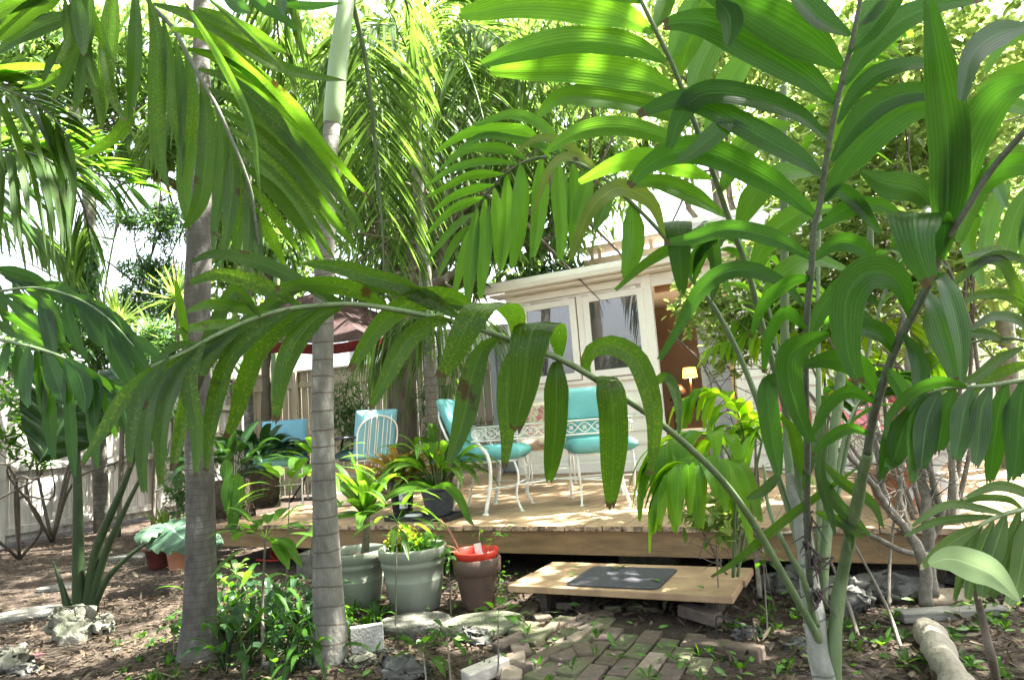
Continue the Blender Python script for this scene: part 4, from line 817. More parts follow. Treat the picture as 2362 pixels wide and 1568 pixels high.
# root-basket planters at the left end of the deck
ROOT = mat('root_mass', (.13, .10, .065), (.05, .04, .028), .95, sc=30, bump=1, dist=.02, c3=(.2, .16, .11))
for (px, py, R_, H, lab, nl, L) in ((535, 1190, .20, .36, 'dark root filled wire basket at the left end of the deck', 40, .62), (598, 1168, .23, .42, 'larger root filled wire basket behind, beside the blue chair', 60, .56)):
    p = gnd(px, py, DZ); t = thing('basket_planter', lab, 'planter', p); mb = MB(); mb.lathe(p, [(0, 0), (R_*.8, 0), (R_*.95, H*.3), (R_, H*.7), (R_*.95, H), (R_*.6, H*1.02), (0, H*1.0)], 40); obj('root_ball', uneven(np.concatenate(mb.V), .018, 25, 4), mb.F, ROOT, t)
    b_m = MB()
    for i in range(420):
        a = random.uniform(0, 6.28); z = random.uniform(.0, H); r_ = R_*(.93+.1*random.random()); q = p+V3(r_*math.cos(a), r_*math.sin(a), z); b_m.tube([q, q+V3(random.gauss(0, .02), random.gauss(0, .02), random.uniform(-.05, .02)), q+V3(random.gauss(0, .03), random.gauss(0, .03), -random.uniform(.02, .07))], .002, 3, cap=False)
    b_m.build('roots', ROOT, t)
    t = thing('broad_leaf_plant', 'dense dark green broad leaved plant in the '+('front' if R_ < .21 else 'rear')+' root filled basket', 'plant', p+V3(0, 0, H)); strap_plant(p+V3(0, 0, H*.95), nl, L*1.05, .115, G_DARK, (30, 88), .45, 'leaves', t, r0=.12, prof='lens', stalk=.5)
    if R_ < .21:
        lv = Leaves()
        for pts, w in (([(530, 1085), (527, 1110), (522, 1140), (525, 1190)], 26), ([(545, 1090), (552, 1120), (548, 1160), (545, 1195)], 30), ([(535, 1120), (540, 1160), (538, 1210), (540, 1235)], 30), ([(520, 1060), (522, 1085), (519, 1110)], 30)): lv.traced(pts, w, 5.7, 5.6, prof='lens')
        lv.build('hanging_leaf', G_MID, t)
q = gnd(797, 1165, DZ); MBv = MB().lathe(q, [(0, 0), (.10, 0), (.13, .03), (.15, .13), (.155, .14), (.15, .15), (.14, .14), (.12, .03), (0, .02)], 30); tag(MBv.build('glass_bowl', IRON), 'small whitish bowl on the deck right of the ringed palm trunk', 'bowl')
cd = MB().tube(spline([gnd(722, 1160, DZ+.02), gnd(735, 1130, DZ+.12), gnd(775, 1110, DZ+.18), gnd(850, 1125, DZ+.02), gnd(900, 1140, DZ+.01)], 30), .008, 6); tag(cd.build('black_cable', BLK), 'black cable looping across the deck by the dark table', 'cable')
# ground: terracotta pot, dark red pot, on the left
p = gnd(418, 1312); pot(p, [(0, 0), (.095, 0), (.10, .01), (.128, .20), (.145, .205), (.15, .26), (.14, .265), (.13, .25)], TERR, 'pale terracotta pot beside the left palm trunk, under an elephant ear leaf')
p = gnd(370, 1308); pot(p, [(0, 0), (.09, 0), (.10, .01), (.135, .17), (.16, .175), (.165, .21), (.155, .215), (.14, .2)], mat('dark_red_glaze', (.13, .035, .03), (.09, .025, .02), .3, sc=6, spec=.6), 'dark red glazed pot left of the pale terracotta pot')
hr = thing('hose_reel', 'red garden hose on a small reel in the shade under the deck', 'hose reel', gnd(640, 1300)); q = gnd(640, 1298)+V3(0, .15, .07); RH = mat('red_hose', (.5, .04, .03), None, .4, bump=0)
MB().tube([q+V3(.12*math.cos(a), .02*math.sin(a*3)+.004*a, .075*math.sin(a)) for a in np.linspace(0, 25, 140)], .008, 6).build('hose', RH, hr)
MB().tube(spline([q+V3(-.25, 0, -.05), q+V3(-.1, -.05, -.06), q+V3(.1, -.05, -.055), q+V3(.16, 0, .0)], 16), .01, 6).build('handle', RH, hr)
# ================================================================ PALMS
random.seed(9)
def trunk_mesh(pts, widths, n=26, m=90, ring=0, seed=1):
    """pts (px, py, depth) from foot to top, widths in picture units"""
    S = spline(np.array([list(p)+[w] for p, w in zip(pts, widths)], float), m)
    P = np.array([at(*s[:3]) for s in S]); P[0][2] = min(P[0][2], -.02); r = S[:, 3]*S[:, 2]/FP/2
    if ring:
        L = np.r_[0, np.cumsum(np.linalg.norm(np.diff(P, axis=0), axis=1))]
        r = r*(1+.02*np.exp(-((L/ring) % 1)**2*60))
    return P, r
def ringbark(name, c1, c2, ringc, period, c3=None, rw=.08, zmin=0, vert=(1, 1, .5)):
    m = mat(name, c1, c2, .85, sc=9, bump=1, bsc=38, c3=tuple(x*1.35 for x in c3), stretch=vert, dist=.008, p=(.38, .56)); t = m.node_tree; b = t.nodes['Principled BSDF']
    N = lambda k: t.nodes.new('ShaderNode'+k); L = t.links.new; tc = N('TexCoord'); sp = N('SeparateXYZ'); L(tc.outputs['Object'], sp.inputs[0])
    n = N('TexNoise'); n.inputs['Scale'].default_value = 3; L(tc.outputs['Object'], n.inputs['Vector'])
    def mth(op, A, B=None):
        x = N('Math'); x.operation = op
        for i, v in enumerate((A, B)):
            if v is None: continue
            if isinstance(v, (int, float)): x.inputs[i].default_value = v
            else: L(v, x.inputs[i])
        return x.outputs[0]
    z = mth('ADD', sp.outputs[2], mth('MULTIPLY', n.outputs[0], period*1.1)); fr = mth('FRACT', mth('DIVIDE', z, period)); f = mth('LESS_THAN', fr, rw)
    old = b.inputs['Base Color'].links[0].from_socket; x = N('Mix'); x.data_type = 'RGBA'; ii = [q for q in x.inputs if q.enabled]
    L(mth('MULTIPLY', f, .75), ii[0]); L(old, ii[1]); ii[2].default_value = (*ringc, 1); L([q for q in x.outputs if q.enabled][0], b.inputs['Base Color'])
    return m
T1M = ringbark('palm_trunk_brown', (.085, .08, .07), (.045, .041, .036), (.05, .04, .033), .035, (.15, .145, .135), .14)
T2M = ringbark('palm_trunk_grey', (.13, .125, .105), (.082, .08, .066), (.055, .042, .03), .088, (.185, .18, .16), .10)
T3M = mat('crownshaft', (.18, .24, .13), (.13, .19, .09), .4, sc=4, bump=.05, stretch=(1, 1, .3))
# left palm
P, r = trunk_mesh([(458, 1545, 3.58), (456, 1480, 3.6), (460, 1400, 3.62), (462, 1200, 3.66), (457, 900, 3.72), (455, 700, 3.78), (462, 400, 3.95), (464, 150, 4.3), (462, -60, 4.6)], [100, 84, 72, 64, 60, 57, 50, 36, 28])
palmL = thing('palm_tree', 'dark grey brown palm trunk on the left with big fronds hanging from above', 'palm tree', P[0])
mb = MB().tube(P, r, 28); obj('trunk', uneven(np.concatenate(mb.V), .004, 12, 2), mb.F, T1M, palmL)
# ringed palm
P, r = trunk_mesh([(762, 1525, 3.32), (762, 1470, 3.33), (757, 1380, 3.35), (752, 1250, 3.38), (746, 1080, 3.4), (744, 900, 3.45), (746, 700, 3.5), (752, 500, 3.6), (760, 350, 3.66), (766, 285, 3.7)], [84, 78, 70, 60, 52, 49, 46, 43, 37, 38], ring=.085)
palmM = thing('palm_tree', 'slender pale palm trunk with brown rings just left of the middle', 'palm tree', P[0])
MB().tube(P, r, 28).build('trunk', T2M, palmM)
P, r = trunk_mesh([(766, 286, 3.7), (770, 250, 3.7), (781, 140, 3.75), (795, 30, 3.8), (806, -80, 3.9)], [40, 45, 45, 38, 32]); P[0] = at(766, 286, 3.7)
MB().tube(P, r, 24).build('crownshaft', T3M, palmM)
# far palm left
P, r = trunk_mesh([(235, 1180, 9.5), (222, 900, 9.2), (213, 640, 9.0), (200, 420, 9.0), (170, 250, 9)], [34, 30, 26, 24, 20])
palmF = thing('palm_tree', 'thin distant palm trunk between the left fronds against the white sky', 'palm tree', P[0]); MB().tube(P, r, 14).build('trunk', T2M, palmF)

# --- frond A: big frond hanging from the top left
A_r = [(462, -60, 4.5), (400, -160, 3.2), (320, -90, 2.1), (340, 0, 1.95), (397, 63, 1.9), (430, 123, 1.88), (467, 190, 1.86), (500, 247, 1.85), (533, 320, 1.84), (560, 385, 1.84), (580, 447, 1.85), (590, 520, 1.87), (600, 600, 1.9)]
lv = Leaves()
def LV(lv, data, d0, dt=-.05, jag=0, fold=.26, tilt=0):
    for row in data:
        w = row[-1]*.8; pts = row[:-1]; k = d0(pts[0]) if callable(d0) else d0
        lv.traced([(pts[i], pts[i+1]) for i in range(0, len(pts), 2)] if not isinstance(pts[0], tuple) else list(pts), w, k, k+dt*random.uniform(.4, 1.6), fold=fold, jag=jag, tilt=tilt+random.uniform(-.6, .6))
LV(lv, [
 (205, -40, 200, 60, 192, 120, 183, 175, 52), (262, -40, 256, 60, 248, 150, 243, 272, 60), (312, -40, 314, 90, 308, 200, 297, 280, 47),
 (344, 0, 362, 80, 365, 180, 363, 290, 372, 380, 392, 445, 55), (376, 45, 392, 150, 400, 260, 416, 335, 420, 410, 36), (405, 90, 418, 180, 421, 280, 420, 345, 36),
 (430, 125, 443, 220, 434, 330, 425, 430, 432, 500, 440, 535, 52), (465, 190, 478, 280, 475, 370, 462, 460, 440, 505, 418, 530, 54), (502, 255, 515, 340, 508, 440, 496, 520, 492, 585, 46),
 (528, 310, 537, 400, 528, 500, 512, 610, 42), (548, 350, 557, 430, 550, 530, 541, 625, 38), (562, 385, 573, 460, 572, 560, 566, 650, 36), (575, 440, 588, 510, 596, 590, 602, 650, 30),
 (305, 215, 285, 290, 240, 335, 180, 364, 34), (180, 130, 150, 165, 90, 200, 45, 205, 30)], 1.9, -.05)
LV(lv, [
 (353, 10, 433, 35, 510, 75, 633, 150, 730, 178, 800, 187, 50), (455, 20, 530, 55, 600, 90, 670, 130, 48), (395, 67, 480, 85, 570, 155, 670, 240, 740, 330, 865, 470, 52),
 (432, 113, 500, 133, 590, 200, 690, 305, 770, 400, 805, 470, 50), (457, 160, 530, 185, 620, 265, 700, 350, 790, 460, 855, 560, 48), (480, 204, 550, 238, 635, 320, 735, 430, 800, 512, 46),
 (508, 254, 583, 300, 668, 378, 755, 490, 830, 585, 46), (527, 293, 600, 350, 690, 440, 790, 575, 42), (543, 333, 620, 400, 700, 490, 775, 605, 42), (560, 380, 630, 440, 700, 530, 752, 615, 38),
 (572, 420, 630, 490, 695, 590, 36), (582, 470, 622, 540, 662, 625, 32)], 1.87, .12)
LV(lv, [((427, 8), (467, 67), (517, 150), (567, 250), (587, 317), (593, 372), (604, 480), 30), ((477, -5), (550, 57), (617, 123), (650, 160), (690, 200), 22)], 1.72, -.05, fold=.5)
fA = lv.build('frond', G_HERO2, palmL); MB().tube(spline(rach(A_r), 60), np.linspace(.011, .004, 60), 8).build('rachis', STEMD, fA)
# --- G: finer frond hanging in the middle distance, from the ringed palm
frond(palmM, rach([(806, -20, 3.85), (822, 43, 3.95), (842, 133, 4.05), (856, 233, 4.1), (868, 367, 4.2), (881, 523, 4.25), (886, 660, 4.25)]), 58, .62, .030, G_FINE, .45, 58, (.018, .006), STEM, start=.16, up=(.25, -1, .1), lift=.1, cols=3, nn=8)
frond(palmM, rach([(806, -20, 3.9), (880, -100, 4.6), (940, 20, 5.4), (960, 200, 6.0), (940, 330, 6.2)]), 36, .5, .03, G_FINE, .6, 55, (.016, .005), start=.2, up=(.2, -1, .2), cols=3)
frond(palmM, rach([(806, -60, 3.9), (700, -200, 4.0), (650, -120, 4.2), (640, 60, 4.4), (660, 180, 4.5)]), 40, .5, .03, G_FINE, .6, 55, (.016, .005), start=.3, up=(.2, -1, .2))
# second finer drooping frond lower: leaflets hang towards the striped chair
pal2 = thing('palm_tree', 'young palm with arching finely divided fronds in front of the rough barked tree', 'palm tree', at(1000, 1080, 7.0)*V3(1, 1, 0)+V3(0, 0, DZ))
frond(pal2, rach([(1010, 1080, 7.0), (1045, 850, 6.6), (1040, 730, 6.3), (980, 690, 6.0), (910, 700, 5.9), (850, 760, 5.8)]), 60, 1.0, .034, G_FINE, 1.1, 62, (.016, .004), start=.35, up=(0, 0, 1), cols=3, nn=9)
frond(pal2, rach([(1010, 1080, 7.0), (1010, 800, 6.5), (980, 740, 6.4), (920, 760, 6.4), (870, 840, 6.3)]), 46, .8, .03, G_FINE, 1.1, 62, (.014, .004), start=.35)
frond(pal2, rach([(1010, 1080, 7.0), (1060, 820, 7.1), (1110, 740, 7.2), (1180, 780, 7.3)]), 36, .5, .026, G_FINE, .8, 60, (.014, .004), start=.3)

pal3 = thing('palm_tree', 'feathery palm behind the ringed trunk whose fine fronds fill the upper centre', 'palm tree', at(1000, 1100, 8.2)*V3(1, 1, 0))
MB().tube(spline([at(1005, 1100, 8.2)*V3(1, 1, 0), at(985, 700, 8.0), at(960, 350, 8.0), at(965, 180, 8.0)], 20), np.linspace(.09, .06, 20), 12).build('trunk', T2M, pal3)
for a_, b_, c_ in (((1080, 60, 7.6), (1200, 150, 7.0), (1260, 330, 6.8)), ((1050, 120, 7.0), (1120, 300, 6.4), (1130, 520, 6.2)), ((900, 60, 7.4), (760, 120, 7.0), (690, 330, 6.8)), ((880, 120, 7.0), (800, 300, 6.6), (790, 520, 6.4)), ((1000, 200, 6.8), (980, 420, 6.2), (960, 600, 6.0)), ((1000, 20, 8.6), (1090, -10, 9), (1210, 90, 9))):
    frond(pal3, rach([(965, 180, 8.0), a_, b_, c_]), 50, .85, .036, G_FINE, .7, 56, (.014, .004), start=.12, up=(0, -.6, .8), nn=8)
pal4 = thing('palm_tree', 'slender feathery palm between the two near trunks, fronds arching in the upper left', 'palm tree', at(575, 1100, 9)*V3(1, 1, 0))
MB().tube(spline([at(575, 1100, 9)*V3(1, 1, 0), at(570, 700, 9), at(572, 300, 9)], 16), np.linspace(.07, .05, 16), 12).build('trunk', T2M, pal4)
for a_, b_, c_ in (((640, 200, 8.6), (720, 280, 8.2), (750, 450, 8)), ((500, 180, 8.6), (400, 240, 8.2), (330, 380, 8)), ((620, 300, 8.2), (660, 420, 7.8), (670, 600, 7.6)), ((530, 250, 8.2), (500, 380, 7.8), (500, 540, 7.6))):
    frond(pal4, rach([(572, 300, 9), a_, b_, c_]), 44, .8, .036, G_FINE, .7, 56, (.014, .004), start=.12, up=(0, -.6, .8), nn=8)

# ---------------------------------------------------------------- clumping palm on the right (B, C, D, E, F)
foot = gnd(1890, 1590, 0); dF = 2.35
clump = thing('clumping_palm', 'multi stemmed clumping palm in the right foreground whose big fronds arch across the picture', 'palm tree', foot)
CANE = ringbark('cane_bark', (.19, .19, .165), (.10, .12, .08), (.07, .06, .055), .17, (.26, .27, .25), .05)
def cane(pts, ws, m=CANE, nm='stem', n=50):
    S = spline(np.array([list(p)+[w] for p, w in zip(pts, ws)], float), n); P = np.array([at(*s[:3]) for s in S]); r = S[:, 3]*S[:, 2]/FP/2
    mb = MB().tube(P, r, 18); return obj(nm, uneven(np.concatenate(mb.V), .0025, 25, 3), mb.F, m, clump)
cane([(1905, 1640, 2.1), (1903, 1568, 2.12), (1885, 1480, 2.15), (1868, 1350, 2.2), (1852, 1230, 2.25), (1835, 1140, 2.28), (1822, 1090, 2.3)], [62, 58, 50, 44, 36, 30, 24])
cane([(1926, 1620, 2.1), (1925, 1500, 2.12), (1930, 1400, 2.15), (1945, 1312, 2.15), (1975, 1162, 2.0), (2000, 1045, 1.9)], [30, 30, 30, 27, 25, 22], STEM)
def bigfrond(rp, data, m, w0=.013, w1=.004, dd=1.9, jag=.1, stem=STEM, extra=(), dt=-.08, tilt=0, fold=.26, ws=1.):
    RP = rach(rp); lv = Leaves(); rp2 = np.array([p[:2] for p in rp], float)
    def dep(b): return rp[int(np.argmin(((rp2-np.array(b))**2).sum(1)))][2]
    for row in data:
        w = row[-1]*ws; pts = [(row[i], row[i+1]) for i in range(0, len(row)-1, 2)]; d = dep(pts[0]); lv.traced(pts, w, d, d+dt*random.uniform(.3, 2), fold=fold, jag=jag, tilt=tilt+random.uniform(-.5, .5))
    for pts, w in extra: lv.folded(pts, w)
    f = lv.build('frond', m, clump); MB().tube(spline(RP, 80), np.linspace(w0, w1, 80), 10).build('rachis', stem, f); return f
# B: the frond arching low across the middle
B_r = [(1900, 1500, 2.14), (1864, 1428, 2.1), (1807, 1328, 2.05), (1741, 1212, 2.0), (1674, 1118, 1.92), (1604, 1045, 1.85), (1514, 969, 1.75), (1447, 923, 1.7), (1360, 866, 1.62), (1287, 826, 1.56), (1180, 786, 1.5), (1107, 759, 1.46), (1020, 736, 1.42), (920, 716, 1.38), (820, 702, 1.35), (720, 706, 1.32), (640, 718, 1.29), (567, 742, 1.26), (500, 772, 1.22), (440, 805, 1.2), (350, 846, 1.16)]
bigfrond(B_r, [
 (1360, 866, 1350, 838, 1368, 806, 1415, 797, 1462, 823, 1490, 880, 1508, 960, 1505, 1045, 1497, 1095, 56), (1500, 905, 1518, 876, 1540, 872, 1560, 920, 1566, 1000, 28),
 (1150, 777, 1112, 808, 1088, 870, 1072, 950, 1052, 1020, 1034, 1068, 62), (1185, 795, 1172, 850, 1168, 930, 1170, 1010, 1163, 1078, 50),
 (1040, 740, 1000, 741, 947, 776, 914, 823, 884, 883, 850, 945, 52), (1100, 745, 1060, 690, 987, 686, 930, 704, 880, 745, 842, 795, 806, 855, 60),
 (1000, 715, 940, 665, 860, 640, 787, 618, 700, 606, 48), (890, 706, 850, 682, 787, 660, 700, 655, 630, 668, 46), (1060, 735, 1000, 695, 930, 668, 860, 655, 780, 662, 46), (1120, 760, 1085, 720, 1030, 696, 960, 690, 34),
 (695, 705, 633, 673, 567, 648, 500, 634, 430, 656, 44), (755, 697, 700, 655, 635, 622, 560, 595, 485, 588, 443, 606, 42), (625, 722, 560, 710, 483, 702, 430, 719, 32), (560, 745, 500, 747, 440, 757, 390, 773, 26), (455, 789, 400, 802, 345, 846, 24),
 (810, 704, 765, 690, 700, 655, 617, 712, 555, 757, 490, 812, 440, 848, 40), (600, 730, 545, 670, 505, 730, 475, 790, 438, 845, 38), (430, 800, 420, 720, 405, 645, 24),
 (787, 710, 733, 732, 683, 790, 652, 870, 636, 978, 62), (730, 707, 667, 742, 600, 805, 565, 890, 545, 960, 520, 1012, 58), (670, 715, 600, 763, 533, 823, 500, 920, 483, 1010, 476, 1090, 56),
 (625, 722, 540, 770, 470, 835, 435, 920, 410, 1030, 398, 1085, 58), (560, 745, 465, 810, 385, 868, 345, 935, 330, 1050, 334, 1135, 70), (500, 775, 430, 840, 385, 930, 372, 1030, 372, 1120, 60), (440, 808, 350, 860, 285, 920, 235, 1000, 188, 1072, 38),
 (390, 825, 330, 900, 305, 990, 300, 1080, 40), (470, 790, 440, 880, 455, 990, 452, 1100, 46)],
 G_HERO2, .0125, .003, jag=.18, dt=-.06, ws=.9, extra=[
 ([(1385, 880, 1.66), (1386, 866, 1.6), (1400, 874, 1.56), (1412, 930, 1.55), (1416, 1010, 1.56), (1412, 1100, 1.58), (1408, 1172, 1.6)], 70),
 ([(1290, 832, 1.58), (1284, 838, 1.54), (1283, 900, 1.53), (1281, 990, 1.54), (1272, 1070, 1.55), (1266, 1112, 1.56)], 56),
 ([(1290, 828, 1.58), (1285, 775, 1.55), (1262, 742, 1.47), (1232, 752, 1.4), (1216, 810, 1.38), (1208, 890, 1.38), (1196, 950, 1.38), (1188, 996, 1.38)], 84),
 ([(1188, 790, 1.5), (1190, 735, 1.46), (1160, 698, 1.38), (1110, 706, 1.32), (1078, 750, 1.3), (1044, 820, 1.3), (1012, 872, 1.3)], 72)])
# C: pale bright frond, top centre-right
C_r = [(1834, 1045, 2.25), (1814, 956, 2.2), (1787, 856, 2.15), (1754, 740, 2.1), (1724, 623, 2.05), (1687, 523, 2.0), (1651, 417, 1.96), (1607, 300, 1.92), (1574, 210, 1.88), (1547, 143, 1.85), (1510, 67, 1.82), (1477, 0, 1.8), (1440, -80, 1.78)]
bigfrond([(1868, 1350, 2.2), (1850, 1180, 2.26)]+C_r, [
 (1504, 76, 1430, 35, 1300, 10, 1187, 10, 1110, 26, 1060, 34, 78), (1480, 5, 1400, -25, 1250, -50, 1100, -60, 70), (1534, 143, 1454, 108, 1320, 96, 1187, 123, 1110, 150, 74), (1564, 218, 1487, 183, 1354, 162, 1220, 162, 1128, 164, 72),
 (1592, 290, 1500, 250, 1380, 226, 1290, 226, 1242, 268, 66), (1608, 345, 1520, 313, 1430, 293, 1350, 300, 1300, 322, 1262, 350, 52), (1640, 412, 1574, 388, 1500, 366, 1420, 378, 1335, 420, 50), (1674, 500, 1586, 447, 1511, 420, 1454, 428, 50),
 (1510, 66, 1535, 0, 1545, -60, 44), (1545, 140, 1572, 60, 1610, -30, 50), (1562, 180, 1590, 100, 1630, 20, 1650, -40, 56), (1590, 250, 1612, 160, 1650, 80, 1680, 10, 62), (1625, 340, 1660, 230, 1705, 150, 1760, 100, 66), (1662, 440, 1705, 350, 1765, 300, 1820, 290, 62),
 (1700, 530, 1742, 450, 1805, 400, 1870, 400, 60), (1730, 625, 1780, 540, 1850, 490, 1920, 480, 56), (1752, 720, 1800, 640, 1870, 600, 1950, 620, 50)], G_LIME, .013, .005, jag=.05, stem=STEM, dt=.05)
# F: frond with a curtain of hanging strips and arched thin leaflets to its left
F_r = [(1862, 1330, 2.2), (1820, 1180, 2.3), (1764, 1006, 2.35), (1751, 940, 2.35), (1724, 866, 2.35), (1691, 790, 2.35), (1641, 700, 2.35), (1600, 650, 2.35), (1541, 558, 2.4), (1450, 462, 2.45), (1360, 390, 2.5), (1285, 365, 2.6), (1225, 368, 2.7), (1165, 402, 2.8), (1115, 455, 2.9), (1080, 520, 3.0)]
bigfrond(F_r, [
 (1100, 480, 1090, 560, 1083, 640, 1078, 705, 34), (1119, 460, 1118, 540, 1114, 620, 1108, 690, 38), (1140, 435, 1148, 500, 1150, 560, 1146, 610, 34), (1168, 402, 1170, 480, 1165, 550, 1155, 625, 36), (1201, 380, 1200, 450, 1192, 540, 1180, 618, 44),
 (1246, 368, 1247, 440, 1240, 520, 1228, 595, 40), (1285, 368, 1292, 440, 1296, 520, 1292, 602, 42), (1321, 378, 1328, 440, 1326, 520, 1320, 590, 38), (1354, 392, 1350, 440, 1338, 480, 1326, 520, 42), (1402, 430, 1396, 470, 1385, 500, 1372, 530, 36),
 (1456, 470, 1460, 530, 1455, 590, 1438, 640, 54), (1691, 690, 1640, 590, 1586, 560, 1496, 603, 1418, 670, 30),
 (1297, 368, 1270, 310, 1225, 276, 1170, 266, 1095, 290, 30), (1270, 366, 1230, 315, 1195, 300, 1105, 300, 1050, 320, 1005, 352, 28), (1309, 368, 1260, 340, 1195, 325, 1105, 317, 1015, 392, 24), (1213, 368, 1180, 350, 1135, 341, 1075, 347, 1018, 388, 24),
 (1195, 380, 1150, 374, 1105, 375, 1040, 392, 980, 432, 22), (1165, 402, 1120, 402, 1075, 408, 984, 455, 20), (1140, 426, 1095, 435, 1045, 453, 998, 488, 20), (1118, 455, 1080, 466, 1040, 486, 982, 542, 20), (1100, 490, 1062, 512, 1030, 545, 982, 604, 20), (1090, 510, 1050, 560, 1010, 640, 20), (1085, 515, 1065, 600, 1045, 690, 22)],
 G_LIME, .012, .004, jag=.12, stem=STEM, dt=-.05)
lv = Leaves(); lv.traced([(1532, 545), (1502, 468), (1435, 433), (1390, 453), (1354, 498), (1315, 600)], 40, 2.4, 2.2, jag=.1); lv.traced([(1384, 405), (1340, 364), (1295, 366), (1262, 400), (1231, 494)], 22, 2.5, 2.35); lv.traced([(1385, 395), (1300, 330), (1240, 320), (1180, 360)], 22, 2.5, 2.4)
fz = lv.build('browned_frond', leafmat('leaf_browning', (.12, .17, .03), (.08, .13, .02), (.25, .34, .05), spots=.16, spotcol=(.30, .19, .10)), clump)
lv = Leaves(); lv.folded([(1566, 580, 2.35), (1562, 540, 2.28), (1562, 508, 2.2), (1566, 540, 2.14), (1568, 600, 2.12), (1574, 675, 2.12)], 62); lv.traced([(1600, 650), (1620, 580), (1660, 540), (1700, 560)], 30, 2.3, 2.2); lv.traced([(1590, 640), (1605, 590), (1640, 560), (1650, 640), (1640, 700)], 34, 2.3, 2.2); lv.build('frond', G_BLUE, clump)
# D: the dark upright rachis, big glossy leaflets both sides
D_r = [(1868, 1350, 2.18), (1861, 1200, 2.1), (1861, 1045, 2.0), (1857, 856, 1.9), (1861, 723, 1.84), (1871, 623, 1.8), (1877, 523, 1.76), (1891, 467, 1.74), (1907, 357, 1.7), (1927, 250, 1.66), (1944, 173, 1.63), (1964, 100, 1.6), (1984, 0, 1.57), (2000, -80, 1.55)]
bigfrond(D_r, [
 (1960, 83, 1890, 43, 1840, -10, 1790, -60, 70), (1943, 157, 1874, 105, 1774, 45, 1684, 0, 1600, -40, 96), (1926, 238, 1857, 180, 1741, 113, 1641, 62, 1574, 52, 1528, 60, 92), (1909, 322, 1841, 265, 1741, 228, 1641, 215, 1594, 235, 1560, 290, 1543, 345, 68),
 (1893, 405, 1841, 365, 1707, 290, 1624, 246, 1560, 232, 1470, 266, 74), (1880, 500, 1807, 440, 1707, 383, 1624, 350, 1555, 352, 1490, 385, 1450, 430, 70), (1869, 597, 1807, 560, 1727, 534, 1660, 530, 1600, 550, 1530, 560, 46), (1857, 713, 1807, 655, 1724, 622, 1657, 634, 1607, 680, 1575, 740, 1520, 830, 40),
 (1970, 60, 2010, 15, 2050, -40, 46), (1957, 123, 2007, 67, 2060, 0, 2100, -50, 50), (1947, 197, 1991, 127, 2074, 50, 2157, 15, 2260, 0, 58), (1931, 287, 1974, 213, 2041, 163, 2134, 148, 2215, 172, 42), (1917, 373, 1974, 283, 2041, 231, 2134, 213, 2235, 240, 58), (1901, 460, 1957, 367, 2041, 283, 2134, 243, 2250, 300, 78),
 (1891, 470, 1930, 440, 1969, 463, 2000, 500, 2030, 540, 40), (1880, 530, 1954, 481, 2029, 474, 2075, 496, 42), (1874, 600, 1930, 560, 1990, 575, 2035, 650, 44), (1858, 800, 1900, 700, 1960, 640, 2020, 640, 40), (1860, 760, 1810, 720, 1770, 780, 1760, 860, 36),
 (1874, 640, 1820, 650, 1760, 700, 1730, 780, 36)], G_HERO, .0115, .005, jag=.06, stem=STEMD, dt=.03)
# E: right rachis leaning right, broad fold-over leaflets
E_r = [(2000, 1045, 1.9), (2010, 980, 1.86), (2024, 923, 1.8), (2057, 823, 1.74), (2104, 725, 1.68), (2147, 643, 1.64), (2180, 562, 1.6), (2230, 480, 1.55), (2285, 393, 1.5), (2370, 295, 1.42), (2450, 200, 1.36)]
bigfrond(E_r, [
 (2170, 600, 2183, 470, 2185, 330, 2168, 180, 2141, 0, 92), (2192, 545, 2205, 420, 2250, 290, 2310, 215, 2400, 180, 92),
 (2098, 730, 2078, 660, 2042, 630, 1990, 634, 1955, 680, 1948, 750, 1957, 820, 1982, 888, 84), (2140, 655, 2165, 640, 2190, 690, 2212, 780, 2218, 880, 66), (2120, 690, 2140, 690, 2168, 770, 2188, 830, 2200, 882, 84),
 (2064, 816, 2040, 775, 1990, 756, 1930, 768, 50), (2027, 915, 1974, 842, 1907, 828, 1850, 842, 54), (1912, 768, 1857, 790, 1818, 825, 1822, 890, 1841, 956, 1872, 1022, 64), (1800, 862, 1772, 885, 1774, 956, 1787, 1045, 1797, 1095, 48),
 (2047, 850, 2074, 890, 2108, 955, 34), (2024, 930, 1957, 902, 1907, 935, 1888, 970, 1868, 1010, 34), (2005, 1002, 1957, 987, 1907, 1013, 1872, 1050, 28), (2085, 770, 2115, 830, 2118, 900, 2095, 950, 46), (2240, 465, 2290, 400, 2350, 380, 2420, 400, 60)],
 G_HERO, .012, .006, jag=.1, stem=STEMD, dt=-.06, extra=[
 ([(2150, 640, 1.66), (2140, 540, 1.62), (2112, 488, 1.52), (2108, 520, 1.46), (2122, 590, 1.45), (2147, 655, 1.45)], 112)])
for pts, w, d0_, d1_ in (([(1985, 395), (2044, 425), (2110, 440), (2150, 480), (2160, 500)], 66, 1.75, 1.6), ([(2380, 60), (2300, 80), (2240, 130), (2215, 235)], 60, 1.5, 1.4), ([(1655, 0), (1678, 30), (1684, 60), (1678, 105)], 58, 1.65, 1.6), ([(1720, 290), (1672, 292), (1635, 320), (1600, 350), (1560, 372)], 44, 1.72, 1.66)):
    lv = Leaves(); lv.traced(pts, w, d0_, d1_, jag=.1); lv.build('leaf', G_BLUE, clump)
